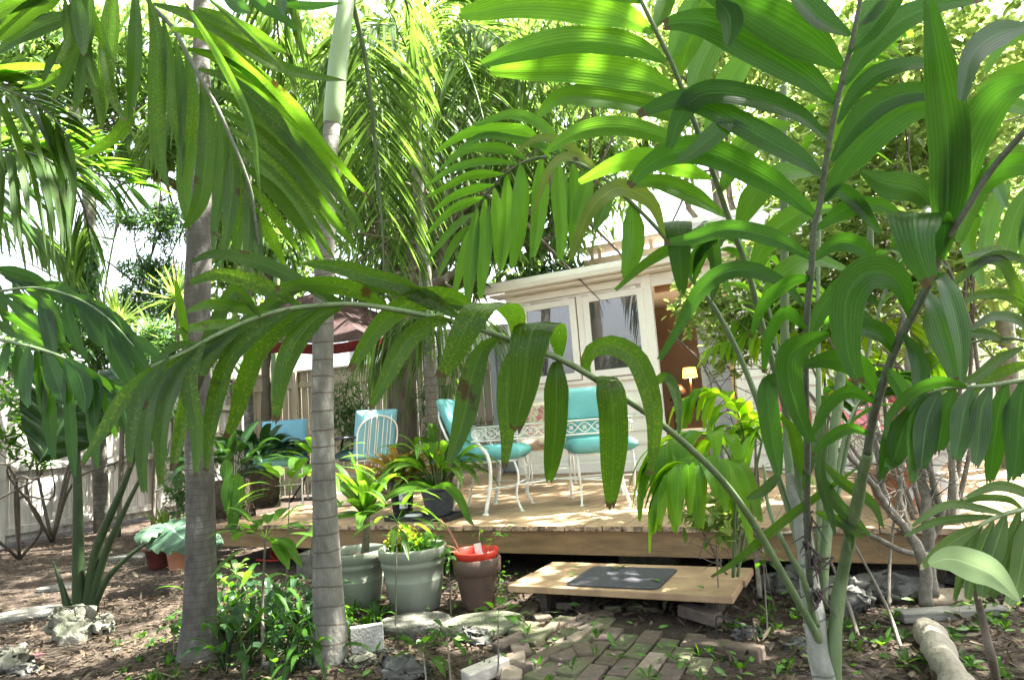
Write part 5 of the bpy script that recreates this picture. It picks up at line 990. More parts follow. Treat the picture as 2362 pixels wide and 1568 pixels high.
# lower inner leaves, a few old hanging ones, and fibrous stubs on the stem
lv = Leaves()
for r_ in ((1900, 1100, 1930, 1160, 1970, 1200, 2005, 1235, 30), (1890, 1060, 1940, 1110, 2010, 1160, 2035, 1215, 26), (1880, 1180, 1930, 1200, 1990, 1240, 24), (1920, 1130, 1945, 1190, 1960, 1240, 1962, 1270, 24), (1905, 1000, 1890, 1080, 1905, 1150, 1925, 1230, 26), (1850, 1100, 1830, 1000, 1800, 960, 30), (1975, 1080, 1820, 1190, 1700, 1290, 1640, 1330, 22), (1900, 960, 1870, 1050, 1850, 1130, 26), (1800, 1090, 1760, 1130, 1720, 1150, 26)):
    lv.traced([(r_[i], r_[i+1]) for i in range(0, len(r_)-1, 2)], r_[-1], 2.1, 2.0, jag=.1)
lv.build('old_frond', G_HERO2, clump)
cane([(1880, 1440, 2.14), (1850, 1330, 2.1), (1800, 1240, 2.1), (1770, 1160, 2.15), (1760, 1070, 2.2)], [16, 14, 12, 9, 6], STEM)
cane([(1860, 1330, 2.24), (1830, 1180, 2.4), (1815, 1000, 2.5), (1810, 800, 2.5), (1808, 500, 2.5), (1806, 200, 2.5)], [22, 20, 20, 19, 18, 14], STEM)
cane([(1895, 1400, 2.2), (1915, 1100, 2.4), (1935, 900, 2.5), (1960, 780, 2.55), (2000, 600, 2.6), (2010, 500, 2.6)], [22, 22, 22, 20, 16, 12], STEM)
mb = MB()
for (x, y) in ((1862, 1200), (1858, 1262), (1880, 1385), (1872, 1300)):
    q = at(x, y, 2.12); [mb.tube(spline([q, q+V3(random.gauss(0, .015), -.02, random.uniform(-.02, .05)), q+V3(random.gauss(0, .03), -.03, random.uniform(-.07, .03))], 5), [.006, .005, .004, .003, .001], 4) for _ in range(7)]
mb.build('leaf_scar', mat('dark_fibre', (.07, .055, .05), None, .9, sc=20), clump)

for rp, n_, m_ in (([(1900, 1300, 2.5), (1980, 900, 2.8), (2060, 620, 3.0), (2150, 490, 3.1), (2250, 480, 3.1)], 15, G_HERO), ([(1880, 1300, 2.5), (1800, 850, 3.0), (1750, 640, 3.2), (1670, 540, 3.3), (1580, 530, 3.3)], 14, G_LIME), ([(1900, 1300, 2.5), (1950, 1000, 2.7), (2020, 880, 2.8), (2110, 870, 2.8)], 12, G_HERO), ([(1890, 1300, 2.5), (1890, 500, 3.2), (1930, 250, 3.4), (2000, 120, 3.5), (2080, 60, 3.5)], 16, G_LIME)):
    frond(clump, rach(rp), n_, .52, .07, m_, .6, 55, (.012, .004), start=.45, cols=5, jag=.1, nn=10)
# ---------------------------------------------------------------- right edge fronds
pr = thing('palm_plant', 'leafy palm at the right edge with dark torn leaflets hanging over the deck', 'palm', gnd(2480, 1330)); 
def sidefrond(parent, rp, data, m, w0=.009, w1=.003, jag=.18, dt=-.05, stem=STEM, folded=()):
    lv = Leaves(); rp2 = np.array([p[:2] for p in rp], float)
    for row in data:
        w = row[-1]; pts = [(row[i], row[i+1]) for i in range(0, len(row)-1, 2)]; d = rp[int(np.argmin(((rp2-np.array(pts[0]))**2).sum(1)))][2]; lv.traced(pts, w, d, d+dt*random.uniform(.3, 2), jag=jag, tilt=random.uniform(-.55, .55))
    for pts, w in folded: lv.folded(pts, w)
    f = lv.build('frond', m, parent); MB().tube(spline(rach(rp), 50), np.linspace(w0, w1, 50), 8).build('rachis', stem, f)
sidefrond(pr, [(2560, 1250, 1.6), (2520, 950, 1.6), (2420, 870, 1.6), (2361, 876, 1.6), (2274, 890, 1.6), (2174, 898, 1.62), (2107, 930, 1.65), (2041, 1000, 1.68)], [
 (2361, 876, 2350, 960, 2345, 1040, 2335, 1110, 62), (2320, 882, 2300, 960, 2290, 1040, 2280, 1115, 60), (2285, 888, 2262, 950, 2255, 1030, 2245, 1080, 54), (2240, 893, 2222, 950, 2212, 1010, 2200, 1070, 54), (2200, 896, 2180, 950, 2168, 1000, 2162, 1045, 54),
 (2165, 903, 2140, 960, 2130, 1020, 2122, 1090, 58), (2140, 912, 2110, 980, 2108, 1050, 2100, 1120, 50), (2115, 925, 2085, 985, 2060, 1060, 2040, 1075, 50), (2080, 955, 2055, 1000, 2042, 1060, 2030, 1110, 34), (2230, 890, 2165, 880, 2100, 905, 2050, 960, 2040, 1010, 32),
 (2400, 872, 2385, 960, 2380, 1060, 2370, 1120, 60)], G_HERO, jag=.3)
sidefrond(pr, [(2560, 1250, 1.8), (2500, 900, 1.9), (2400, 800, 1.95), (2300, 780, 2.0), (2200, 800, 2.05)], [
 (2400, 790, 2350, 740, 2290, 730, 2240, 760, 26), (2420, 800, 2340, 690, 2260, 680, 2210, 705, 26), (2360, 800, 2300, 830, 2250, 870, 2200, 880, 28), (2330, 790, 2270, 770, 2200, 770, 2140, 800, 26), (2400, 830, 2330, 850, 2270, 880, 2230, 930, 26), (2380, 770, 2330, 640, 2300, 600, 2230, 610, 30), (2400, 620, 2330, 590, 2270, 600, 2170, 680, 24), (2360, 600, 2300, 580, 2230, 590, 30)], G_HERO2)
pp = thing('palm_plant', 'pale green young palm leaning in at the lower right corner', 'palm', gnd(2520, 1480))
sidefrond(pp, [(2600, 1560, 1.45), (2560, 1250, 1.4), (2450, 1160, 1.35), (2361, 1175, 1.32), (2307, 1188, 1.3), (2257, 1213, 1.28), (2235, 1235, 1.28)], [
 (2320, 1186, 2260, 1172, 2180, 1165, 2095, 1218, 20), (2300, 1190, 2220, 1195, 2150, 1205, 2085, 1236, 20), (2262, 1212, 2210, 1240, 2160, 1275, 2122, 1310, 40), (2265, 1210, 2232, 1260, 2215, 1320, 2200, 1385, 40), (2290, 1200, 2265, 1260, 2240, 1330, 2228, 1390, 44), (2318, 1188, 2295, 1260, 2270, 1330, 2262, 1385, 44),
 (2350, 1176, 2330, 1260, 2300, 1340, 2285, 1380, 46), (2380, 1172, 2362, 1260, 2345, 1350, 2320, 1400, 46), (2400, 1170, 2370, 1140, 2300, 1120, 2220, 1150, 24), (2361, 1175, 2320, 1150, 2240, 1150, 2160, 1180, 18), (2410, 1165, 2400, 1260, 2390, 1370, 46)], G_PALE, jag=.15)
sg = thing('broad_leaf_sapling', 'sapling with one large pale drooping leaf at the lower right corner', 'sapling', gnd(2305, 1600)); MB().tube(spline([gnd(2305, 1610), at(2290, 1530, 1.42), at(2268, 1440, 1.38), at(2252, 1370, 1.34), at(2240, 1330, 1.33)], 24), np.linspace(.013, .006, 24), 9).build('stem', TWIG, sg)
lv = Leaves(); lv.traced([(2141, 1299), (2190, 1288), (2240, 1302), (2290, 1325), (2352, 1386)], 74, 1.2, 1.15, fold=.12, prof='lens', cols=9); lv.build('leaf', leafmat('leaf_pale_broad', (.27, .36, .20), (.24, .33, .18), (.30, .42, .2), veins=3, rough=.5), sg)
# sunlit yellow-green palm leaves, right
ys = thing('palm_plant', 'palm with lime green sunlit leaflets high at the right edge', 'palm', gnd(2700, 1150))
sidefrond(ys, [(2700, 1150, 3.4), (2640, 600, 2.6), (2500, 380, 2.4), (2380, 340, 2.3), (2330, 380, 2.3), (2230, 480, 2.3)], [
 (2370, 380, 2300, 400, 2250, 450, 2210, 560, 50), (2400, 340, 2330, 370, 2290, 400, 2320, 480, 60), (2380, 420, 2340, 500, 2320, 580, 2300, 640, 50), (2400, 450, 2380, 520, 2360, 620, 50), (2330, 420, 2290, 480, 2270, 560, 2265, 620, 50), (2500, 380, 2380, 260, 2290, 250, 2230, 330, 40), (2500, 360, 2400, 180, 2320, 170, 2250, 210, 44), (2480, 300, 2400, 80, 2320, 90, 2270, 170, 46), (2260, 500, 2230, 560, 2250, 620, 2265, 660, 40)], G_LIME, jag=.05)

# ---------------------------------------------------------------- left fronds (nearer palms off the left edge)
pl = thing('palm_plant', 'palm leaning in at the left edge with grey green drooping fronds at mid height', 'palm', gnd(-180, 1500))
sidefrond(pl, [(-180, 1300, 2.6), (-150, 800, 2.4), (-60, 770, 2.3), (0, 783, 2.2), (100, 808, 2.15), (170, 835, 2.1), (230, 870, 2.1), (290, 912, 2.08), (350, 952, 2.06)], [
 (20, 788, 10, 830, 5, 870, 22), (40, 792, 45, 850, 40, 900, 30), (65, 797, 62, 850, 60, 905, 68, 935, 40), (85, 803, 95, 860, 100, 910, 100, 960, 38), (105, 810, 120, 850, 135, 890, 145, 930, 46), (128, 818, 150, 860, 160, 910, 162, 950, 40), (150, 826, 180, 860, 195, 910, 195, 950, 46), (175, 838, 212, 880, 217, 930, 218, 990, 44),
 (205, 855, 245, 900, 258, 950, 270, 1010, 46), (235, 873, 275, 910, 290, 960, 305, 1010, 48), (262, 890, 310, 930, 330, 980, 345, 1030, 44), (290, 912, 335, 960, 365, 1010, 385, 1060, 36), (150, 830, 162, 950, 168, 1050, 172, 1100, 30), (200, 860, 215, 980, 225, 1080, 28), (110, 815, 112, 900, 118, 1000, 125, 1060, 34)], G_BLUE, jag=.3)
sidefrond(pl, [(-180, 1300, 2.7), (-160, 750, 2.8), (-80, 690, 2.8), (0, 672, 2.7), (80, 664, 2.65), (150, 678, 2.6), (210, 705, 2.58), (260, 745, 2.55), (310, 800, 2.52)], [
 (10, 680, 60, 690, 110, 720, 150, 760, 28), (60, 668, 100, 690, 130, 740, 150, 790, 34), (100, 668, 160, 690, 200, 730, 220, 790, 32), (140, 678, 200, 700, 240, 750, 260, 800, 34), (170, 690, 240, 720, 280, 790, 310, 850, 38), (200, 705, 260, 740, 310, 810, 345, 860, 42), (230, 725, 290, 780, 320, 840, 335, 890, 40),
 (0, 676, 60, 730, 130, 780, 170, 830, 26), (90, 672, 110, 740, 120, 800, 125, 840, 44), (150, 690, 165, 760, 200, 830, 28), (-20, 700, 40, 740, 100, 770, 170, 800, 26), (-40, 720, 20, 760, 80, 785, 150, 830, 24), (240, 730, 260, 800, 290, 860, 310, 920, 38), (180, 690, 215, 760, 235, 800, 30), (285, 770, 340, 800, 390, 850, 26)], G_BLUE, jag=.1)
sidefrond(pl, [(-180, 1300, 2.7), (-160, 650, 3.0), (-60, 610, 3.0), (20, 640, 2.95), (70, 690, 2.9), (110, 740, 2.9)], [(-20, 620, 30, 625, 90, 650, 140, 700, 26), (0, 630, 50, 650, 110, 690, 150, 740, 24), (30, 650, 50, 710, 60, 770, 26), (60, 680, 70, 740, 75, 790, 26), (-30, 620, 0, 690, 20, 760, 26), (10, 640, 70, 660, 140, 660, 190, 690, 24)], G_BLUE)
pu = thing('palm_plant', 'palm at the upper left edge with thin spreading green leaflets', 'palm', gnd(-400, 1350))
frond(pu, rach([(-400, 1300, 4.2), (-330, 600, 3.6), (-150, 440, 3.2), (-20, 405, 3.1), (60, 385, 3.1), (120, 380, 3.1), (190, 390, 3.1), (250, 410, 3.1), (300, 425, 3.1)]), 54, .62, .034, G_LIME, .22, 42, (.014, .004), STEMD, start=.42, up=(0, -1, .35), lift=.0)
frond(pu, rach([(-400, 1300, 4.0), (-300, 420, 3.4), (-120, 350, 3.0), (0, 345, 2.9), (90, 360, 2.9), (150, 400, 2.9), (190, 470, 2.9), (210, 560, 2.95)]), 50, .5, .036, G_FINE, .7, 60, (.014, .004), STEMD, start=.42, up=(0, -.8, .6))
frond(pu, rach([(-400, 1300, 4.0), (-300, 250, 3.2), (-100, 190, 2.8), (20, 210, 2.7), (110, 260, 2.7), (160, 320, 2.7)]), 26, .62, .055, G_HERO2, .35, 40, (.012, .004), STEMD, start=.40, up=(0, -1, .3), lift=0)
frond(pu, rach([(-400, 1300, 4.4), (-350, 480, 4.0), (-120, 460, 3.8), (20, 500, 3.8), (90, 540, 3.8), (150, 600, 3.8)]), 44, .6, .032, G_FINE, .8, 62, (.012, .004), STEMD, start=.40)
pt = thing('palm_plant', 'palm overhanging the top left corner with dark leaflets against the sky', 'palm', gnd(-100, 1450))
sidefrond(pt, [(-100, 1300, 2.2), (-150, 100, 2.0), (-50, -120, 1.9), (60, -150, 1.8), (130, -80, 1.75), (160, 0, 1.75), (200, 100, 1.8)], [
 (165, 10, 150, 40, 100, 60, 40, 90, -10, 125, 48), (150, -20, 110, 0, 50, 40, -10, 95, 40), (165, 15, 180, 60, 200, 110, 210, 145, 26), (170, -20, 190, 70, 195, 130, 40), (140, -40, 90, -10, 30, 10, -40, 60, 34), (175, 60, 150, 110, 120, 140, 100, 190, 24), (190, 90, 165, 140, 140, 200, 120, 230, 24), (195, 100, 190, 160, 180, 230, 170, 260, 24), (200, 110, 215, 180, 230, 240, 235, 300, 26), (120, -60, 60, -20, 0, 0, 28), (150, 0, 160, 100, 130, 150, 26), (160, 0, 190, -20, 230, 0, 26), (230, 60, 245, 150, 262, 230, 290, 280, 26), (215, 20, 240, 100, 270, 150, 24)], G_HERO2)
# leaves dipping in from the top middle-left
lv = Leaves(); [lv.traced(p, w, 2.3, 2.2) for p, w in (([(560, -40), (600, 10), (650, 40), (690, 75)], 30), ([(520, -40), (545, 10), (580, 30)], 40), ([(660, -60), (650, 0), (655, 40)], 30), ([(1600, -60), (1640, 0), (1680, 20)], 60), ([(640, 10), (720, 15), (790, 8)], 20))]
lv.build('loose_leaves', G_HERO, palmL)

# lime palm clump behind, low centre right
lm = thing('palm_plant', 'small lime green backlit palm at the deck edge left of the clumping stems', 'palm', gnd(1700, 1330))
for (rp, n_) in (([(1690, 1330, 3.3), (1700, 1120, 3.3), (1660, 1020, 3.3), (1590, 1000, 3.3), (1530, 1030, 3.2), (1490, 1090, 3.2)], 18), ([(1690, 1330, 3.3), (1690, 1100, 3.2), (1640, 1060, 3.1), (1570, 1070, 3.0), (1525, 1130, 3.0)], 18), ([(1690, 1330, 3.3), (1720, 1100, 3.5), (1700, 950, 3.6), (1640, 900, 3.7), (1580, 920, 3.7)], 16), ([(1700, 1330, 3.3), (1740, 1100, 3.4), (1760, 980, 3.5), (1720, 1030, 3.5), (1680, 1120, 3.5)], 14)):
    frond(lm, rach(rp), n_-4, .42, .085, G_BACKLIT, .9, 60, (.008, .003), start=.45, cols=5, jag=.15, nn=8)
lm = thing('palm_plant', 'lime green palm tuft behind the clumping stems, its leaflets arching at head height', 'palm', gnd(1900, 1180))
for (rp, n_) in (([(1900, 1180, 5), (1890, 900, 4.8), (1830, 800, 4.6), (1740, 770, 4.5), (1650, 800, 4.4)], 24), ([(1900, 1180, 5), (1900, 850, 4.9), (1870, 740, 4.8), (1790, 710, 4.7), (1700, 740, 4.6)], 24), ([(1900, 1180, 5), (1950, 850, 4.8), (2010, 750, 4.6), (2090, 760, 4.5), (2160, 830, 4.5)], 24), ([(1900, 1180, 5), (1920, 900, 5), (1990, 830, 5), (2060, 850, 5)], 20)):
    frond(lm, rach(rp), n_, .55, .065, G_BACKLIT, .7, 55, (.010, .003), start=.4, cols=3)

# ---------------------------------------------------------------- elephant ear
ee = thing('elephant_ear', 'elephant ear plant with thick green stalks rising behind the coral rock', 'plant', gnd(185, 1402)); dE = 4.75
for pts, w0, w1 in (([(183, 1410), (180, 1250), (178, 1100), (172, 980), (165, 930)], 30, 10), ([(200, 1405), (225, 1260), (280, 1130), (312, 1040), (320, 980)], 26, 8), ([(205, 1405), (245, 1270), (290, 1170), (330, 1090)], 22, 7), ([(215, 1400), (250, 1330), (300, 1280), (340, 1250)], 18, 6), ([(158, 1410), (145, 1360), (122, 1292)], 20, 3)):
    S = spline([list(p) for p in pts], 24); P = np.array([at(x, y, dE) for x, y in S]); P[0][2] = -.02; MB().tube(P, np.linspace(w0, w1, 24)*dE/FP/2, 14).build('stalk', mat('elephant_stalk', (.028, .05, .017), (.015, .028, .012), .45, sc=6, stretch=(4, 4, .6), bump=.1), ee)
def heart(parent, tip, base, wd, depth0, depth1, m, label='leaf', cup=.12, ruf=.02, face=None):
    """heart shaped leaf with ribs; stalk joins near the base"""
    b = at(*base, depth0); e = at(*tip, depth1); ax = e-b; L = np.linalg.norm(ax); ax /= L; vd = (b+e)/2-CAM if face is None else face; sx = np.cross(ax, vd); sx /= np.linalg.norm(sx); nn_ = np.cross(sx, ax)
    w_ = wd*depth0/FP; V = []; U = []; nr, nc = 28, 25
    for i in range(nr):
        t = i/(nr-1); u = -.28+1.28*t; hw = w_/2*(math.sin(math.pi*min(1, (t+.02)**.62*1.0))**.75 if t < 1 else 0)
        for j in range(nc):
            c = -1+2*j/(nc-1); uu = u+(.20*(1-t)**2*(1-abs(c))**.6 if t < .4 else 0)
            rib = ruf*math.sin(abs(c)*6+t*38)*abs(c)*.6; V.append(b+ax*L*uu+sx*hw*c+nn_*(w_*cup*abs(c)**1.5+w_*rib-w_*.05*math.cos(t*3))); U.append((j/(nc-1), t*.9))
    F = [(i*nc+j, i*nc+j+1, (i+1)*nc+j+1, (i+1)*nc+j) for i in range(nr-1) for j in range(nc-1)]
    return obj('leaf', V, np.array(F), m, parent, uv=U, rnd=np.full(len(V), random.random()))
heart(ee, (92, 1065), (188, 905), 215, 4.75, 4.5, G_ALO, ruf=.12); heart(ee, (330, 935), (262, 858), 120, 4.8, 4.6, G_ALO, ruf=.12)
e2 = thing('elephant_ear', 'young elephant ear with a wide blue green leaf spreading over the terracotta pot', 'plant', gnd(400, 1300)+V3(0, 0, .2)); MB().tube(spline([gnd(410, 1305)+V3(0, 0, .2), at(405, 1240, 5.6), at(385, 1215, 5.6)], 10), .008, 8).build('stalk', STEM, e2)
heart(e2, (440, 1250), (385, 1214), 120, 5.5, 5.1, G_GLAU, face=V3(.1, .55, -1), ruf=.1); heart(e2, (322, 1242), (352, 1215), 70, 5.5, 5.2, G_GLAU, face=V3(.1, .6, -1), ruf=.1); heart(e2, (512, 1250), (475, 1240), 50, 5.5, 5.4, G_GLAU, face=V3(.1, .6, -1), ruf=.1)
t = thing('bromeliad', 'yellow spotted strap leaved plant between the fence post and the left palm', 'plant', gnd(385, 1250)); strap_plant(gnd(385, 1255)+V3(0, 0, .15), 16, .5, .05, G_SPIKE, (45, 88), .3, 'leaves', t, r0=.05)
# ================================================================ TREES BEHIND
random.seed(31)
def limbs(t, root, targets, r0, m=BARK, sub=3, name='limb', wob=.25):
    mb = MB()
    for q in targets:
        q = np.asarray(q, float); L = np.linalg.norm(q-root); P = spline([root, root+(q-root)*.35+rng.normal(size=3)*L*.06+V3(0, 0, L*.08), root+(q-root)*.7+rng.normal(size=3)*L*.07, q], 16); mb.tube(P, np.linspace(r0, r0*.2, 16), 8)
        for k in range(sub):
            i = random.randint(6, 14); e = P[i]+rng.normal(size=3)*L*wob; mb.tube(spline([P[i], (P[i]+e)/2+rng.normal(size=3)*L*.03, e], 8), np.linspace(r0*.35, r0*.06, 8), 5)
    return mb.build(name, m, t)
def ell(px, py, d, rx, ry, rd): return at(px, py, d), (rx*d/FP, rd, ry*d/FP)
def crown(t, ells, total, L, w, m, k=8, name='crown', down=.6, droop=.25, ovate=False, spread=1., sp=.25):
    vol = np.array([np.prod(r)**.75 for c, r in ells]); vol /= vol.sum(); C = np.concatenate([inell(c, r, max(4, int(total*v/k))) for (c, r), v in zip(ells, vol)])
    V, F, U, rn = whorls(C, k, L, w, down=down, droop=droop, ovate=ovate, spread=spread, sp=sp)
    return obj(name, V, F, m, t, uv=U, rnd=rn)
# rough barked mango tree behind the striped chair
tr = thing('mango_tree', 'tree with rough grey brown bark behind the striped chair, leaves across the top middle', 'tree', at(925, 1060, 9.0)*V3(1, 1, 0))
base = at(925, 1060, 9.0); base[2] = 0; P = spline([base, at(925, 960, 9.0), at(930, 860, 9.0), at(945, 740, 9.1), at(960, 600, 9.2), at(990, 420, 9.3)], 40)
mb = MB().tube(P, np.r_[np.linspace(.27, .21, 8), np.linspace(.21, .13, 32)], 30); obj('trunk', uneven(np.concatenate(mb.V), .02, 9, 5), mb.F, BARK, tr)
limbs(tr, P[22], [at(x, y, d) for x, y, d in ((820, 450, 9.5), (1150, 420, 9), (1300, 300, 9), (1000, 200, 9.5), (780, 150, 10), (1200, 120, 9), (1080, 560, 8.6), (1400, 330, 9.5), (1050, 380, 8.5))], .10, sub=7)
EL = [ell(1000, 150, 10, 240, 230, 1.4), ell(1250, 200, 10, 260, 220, 1.3), ell(1130, 400, 9.5, 240, 160, 1.0), ell(1080, 580, 9.3, 180, 90, .7), ell(880, 440, 10, 130, 280, 1.0), ell(1330, 420, 10, 160, 130, .9), ell(1250, 560, 9.6, 90, 100, .6), ell(820, 660, 9.6, 110, 70, .6)]
crown(tr, EL, 12500, .26, .058, G_MANGO, 9, down=.9)
tr = thing('mango_tree', 'tree with yellow green sunlit leaves filling the upper left behind the hanging fronds', 'tree', at(620, 1050, 13)*V3(1, 1, 0))
b0 = at(620, 1050, 13)*V3(1, 1, 0); P = spline([b0, at(625, 900, 13), at(640, 650, 13), at(600, 420, 13)], 24); MB().tube(P, np.linspace(.22, .1, 24), 14).build('trunk', BARK, tr)
limbs(tr, P[18], [at(x, y, 12.5) for x, y in ((480, 350), (350, 200), (700, 250), (200, 150), (560, 120), (300, 380), (100, 300))], .09, sub=6)
crown(tr, [ell(620, 250, 12.5, 230, 260, 1.4), ell(350, 180, 12.5, 260, 190, 1.4), ell(80, 130, 12, 200, 190, 1.3), ell(360, 350, 12, 150, 55, .8), ell(640, 560, 12.5, 90, 140, .8), ell(90, 340, 11, 140, 70, .8)], 15000, .26, .075, G_MANGO, 8, down=.7)
tr = thing('shade_tree', 'tall pale leaved tree behind the white house at the upper right', 'tree', at(1750, 1000, 14)*V3(1, 1, 0))
b0 = at(1750, 1000, 14)*V3(1, 1, 0); P = spline([b0, at(1745, 800, 14), at(1780, 500, 14), at(1760, 200, 14)], 24); MB().tube(P, np.linspace(.22, .1, 24), 14).build('trunk', BARK, tr)
limbs(tr, P[12], [at(x, y, 13) for x, y in ((1600, 200), (1900, 300), (2100, 150), (1500, 100), (2200, 350), (1750, 50))], .09, sub=6)
crown(tr, [ell(1600, 120, 13, 260, 160, 1.4), ell(1480, 330, 12, 170, 90, 1), ell(2000, 150, 13, 330, 200, 1.5), ell(1850, 330, 12, 180, 120, 1), ell(2250, 330, 11, 220, 260, 1.5), ell(2300, 650, 11, 150, 150, 1.2), ell(1340, 60, 12, 150, 100, 1)], 15000, .27, .085, G_OVATE, 8, down=.4)
# leafy twigs resting over the left end of the roof
q = D(aL+.3, WB+1.2); tr = thing('climbing_vine', 'dark green vine spilling over the left end of the cream house roof', 'vine', q)
MB().tube(spline([D(aL-.1, WB+1.4, 0), D(aL-.1, WB+1.5, 1.5), D(aL+.4, WB+1.2, zTop+.4)], 14), .03, 7).build('stem', BARK, tr)
crown(tr, [((D(aL+.45, WB+.9, zTop+.38)), (.8, .5, .2)), (D(aL-.1, WB+.9, zTop+.3), (.4, .4, .25))], 2200, .14, .035, G_DARK, 8, down=-.1)

# unseen trees added round the garden, crowns placed to cast dappled shade
for (nm, lab, foot_, ells, tot) in (
    ('shade_tree', 'tall unseen tree on the right, added so its crown dapples the deck with shade', (8.0, 5.5), [((3.9, 7.0, 7.6), (3.1, 2.1, .6))], 3500),
    ('shade_tree', 'tall unseen tree on the right, added so its crown shades the path', (7.5, 1.5), [((4.1, 3.4, 7.0), (3.4, 2.1, .7)), ((2.6, 1.2, 7.0), (2.6, 1.6, .6))], 5600),
    ('shade_tree', 'tall unseen tree, added so its crown shades the left of the garden', (-7.0, 1.0), [((-1.2, 7.2, 7.8), (2.3, 2.2, .6)), ((-.4, 4.0, 7.2), (2.2, 2.0, .6)), ((-3.6, 4.6, 7.6), (1.8, 2.0, .6)), ((-3.2, 8.6, 8.6), (1.8, 1.4, .6))], 4000),
    ('shade_tree', 'tall unseen tree behind the camera, added so its crown darkens the foreground', (2.0, -5.0), [((.5, -2.2, 6.0), (3.0, 2.2, .8)), ((3.2, -.9, 6.6), (2.4, 1.6, .8)), ((-2.2, -1.5, 6.4), (2.4, 2.0, .8))], 7000)):
    t = thing(nm, lab, 'tree', (*foot_, 0)); b0 = V3(*foot_, 0); c0 = np.mean([e[0] for e in ells], 0); top = b0+(c0-b0)*V3(.25, .25, .8)
    P = spline([b0, (b0+top)/2+V3(.1, .1, 0), top], 20); MB().tube(P, np.linspace(.22, .13, 20), 14).build('trunk', BARK, t)
    limbs(t, P[-1], [np.array(e[0])+rng.normal(size=3)*.5 for e in ells for _ in range(2)], .07, sub=5)
    crown(t, [(np.array(c), r) for c, r in ells], tot, .27, .095, G_MANGO, 22, down=.3, spread=1.2, sp=1.1)

# ---------------------------------------------------------------- ovate leaved shrub on the right
def shrub(name, label, cat, foot_, ells, total, L, w, m, k, tips, r0=.02, twig=TWIG, sub_=10, **kw):
    t = thing(name, label, cat, foot_); limbs(t, np.asarray(foot_), tips, r0, twig, sub=sub_, name='branches', wob=.13); crown(t, ells, total, L, w, m, k, **kw); return t
shrub('shrub', 'tall thin branched shrub with small oval pale green leaves across the upper right', 'shrub', gnd(2170, 1350), [ell(2050, 230, 4.6, 180, 200, .5), ell(1980, 520, 4.4, 220, 190, .5), ell(2180, 360, 4.8, 160, 260, .6), ell(1780, 640, 4.6, 180, 90, .5), ell(2120, 640, 4.6, 220, 110, .5), ell(2240, 130, 5, 160, 130, .5), ell(2260, 620, 5.5, 150, 120, .5), ell(2180, 780, 6, 130, 70, .4), ell(1880, 430, 5, 140, 120, .5), ell(2080, 760, 5.6, 130, 80, .4)], 13000, .085, .042, G_OVATE, 6,
      [at(x, y, 4.5) for x, y in ((2110, 0), (2070, 200), (2140, 100), (1960, 420), (1850, 560), (2280, 300), (1700, 650), (2000, 650))], .016, down=.05, ovate=True, droop=.1)
shrub('shrub', 'leafy shrub with pale backlit oval leaves hiding the doorway of the house', 'shrub', gnd(1760, 1340), [ell(1680, 740, 4.9, 120, 60, .4), ell(1600, 700, 5.0, 60, 60, .3), ell(1840, 760, 4.8, 130, 70, .4), ell(1680, 830, 4.6, 60, 40, .3), ell(1640, 1190, 3.4, 110, 50, .25), ell(1850, 700, 5, 150, 60, .4)], 2300, .085, .036, G_OVATE, 6,
      [at(x, y, 4.8) for x, y in ((1540, 760), (1600, 800), (1720, 700), (1850, 720), (1660, 900))]+[at(1600, 1180, 3.4), at(1700, 1180, 3.4)], .010, down=.0, ovate=True, droop=.1)
shrub('shrub', 'leafy shrub with small leaves before the pale siding, beyond the red lawn chairs', 'shrub', at(2150, 1040, 8)*V3(1, 1, 0), [ell(2150, 860, 7.6, 150, 90, .5), ell(2290, 900, 7.2, 90, 80, .4), ell(1990, 820, 7.8, 90, 60, .3)], 3200, .11, .05, G_OVATE, 7, [at(2100, 850, 7.6), at(2200, 860, 7.6), at(2280, 900, 7.3)], .025, down=.1, droop=.15, sub_=6)
# bare twiggy shrub right of the canes: crooked dark trunks and a thicket of fine twigs
def woody(name, label, paths, n_tw, m=TWIG):
    f0 = at(*paths[0][0][0]); f0[2] = 0; t = thing(name, label, 'shrub', f0); mb = MB(); tips = []
    for pts, w0, w1 in paths:
        S = spline([list(p) for p in pts], 30); P = np.array([at(*s) for s in S]); d = S[:, 2].mean(); mb.tube(uneven(P, .012, 20, len(pts)), np.linspace(w0, w1, 30)*d/FP/2, 9); tips += [P[i] for i in range(8, 30, 2)]
    obj('trunk', uneven(np.concatenate(mb.V), .003, 40, 3), mb.F, m, t); tw = MB()
    for _ in range(n_tw):
        q = random.choice(tips); d = rng.normal(size=3)*.8; d[2] = abs(d[2])*.7-.1; d /= np.linalg.norm(d); L = random.uniform(.12, .42); e = q+d*L; m_ = q+d*L*.5+rng.normal(size=3)*.03; P = spline([q, m_, e], 7); tw.tube(P, np.linspace(.0032, .0010, 7), 4, cap=False)
        for k in range(3): i = random.randint(2, 6); e2 = P[i]+rng.normal(size=3)*.06; tw.tube([P[i], (P[i]+e2)/2+rng.normal(size=3)*.008, e2], .0012, 3, cap=False)
    tw.build('twigs', m, t); return t
GREYB = mat('grey_bark', (.20, .18, .145), (.10, .09, .07), .85, sc=25, bump=.6, c3=(.33, .34, .29))
woody('bare_shrub', 'crooked dark leafless shrub with fine twigs right of the clumping palm', [([(2140, 1400, 3.2), (2120, 1270, 3.2), (2060, 1190, 3.2), (2010, 1120, 3.15), (1960, 1060, 3.1), (1900, 1020, 3.1)], 30, 7), ([(2060, 1190, 3.2), (2030, 1110, 3.2), (2022, 1040, 3.2), (2012, 980, 3.2)], 20, 8), ([(2120, 1270, 3.2), (2080, 1150, 3.3), (2090, 1000, 3.4), (2150, 900, 3.4)], 14, 5)], 60, GREYB)
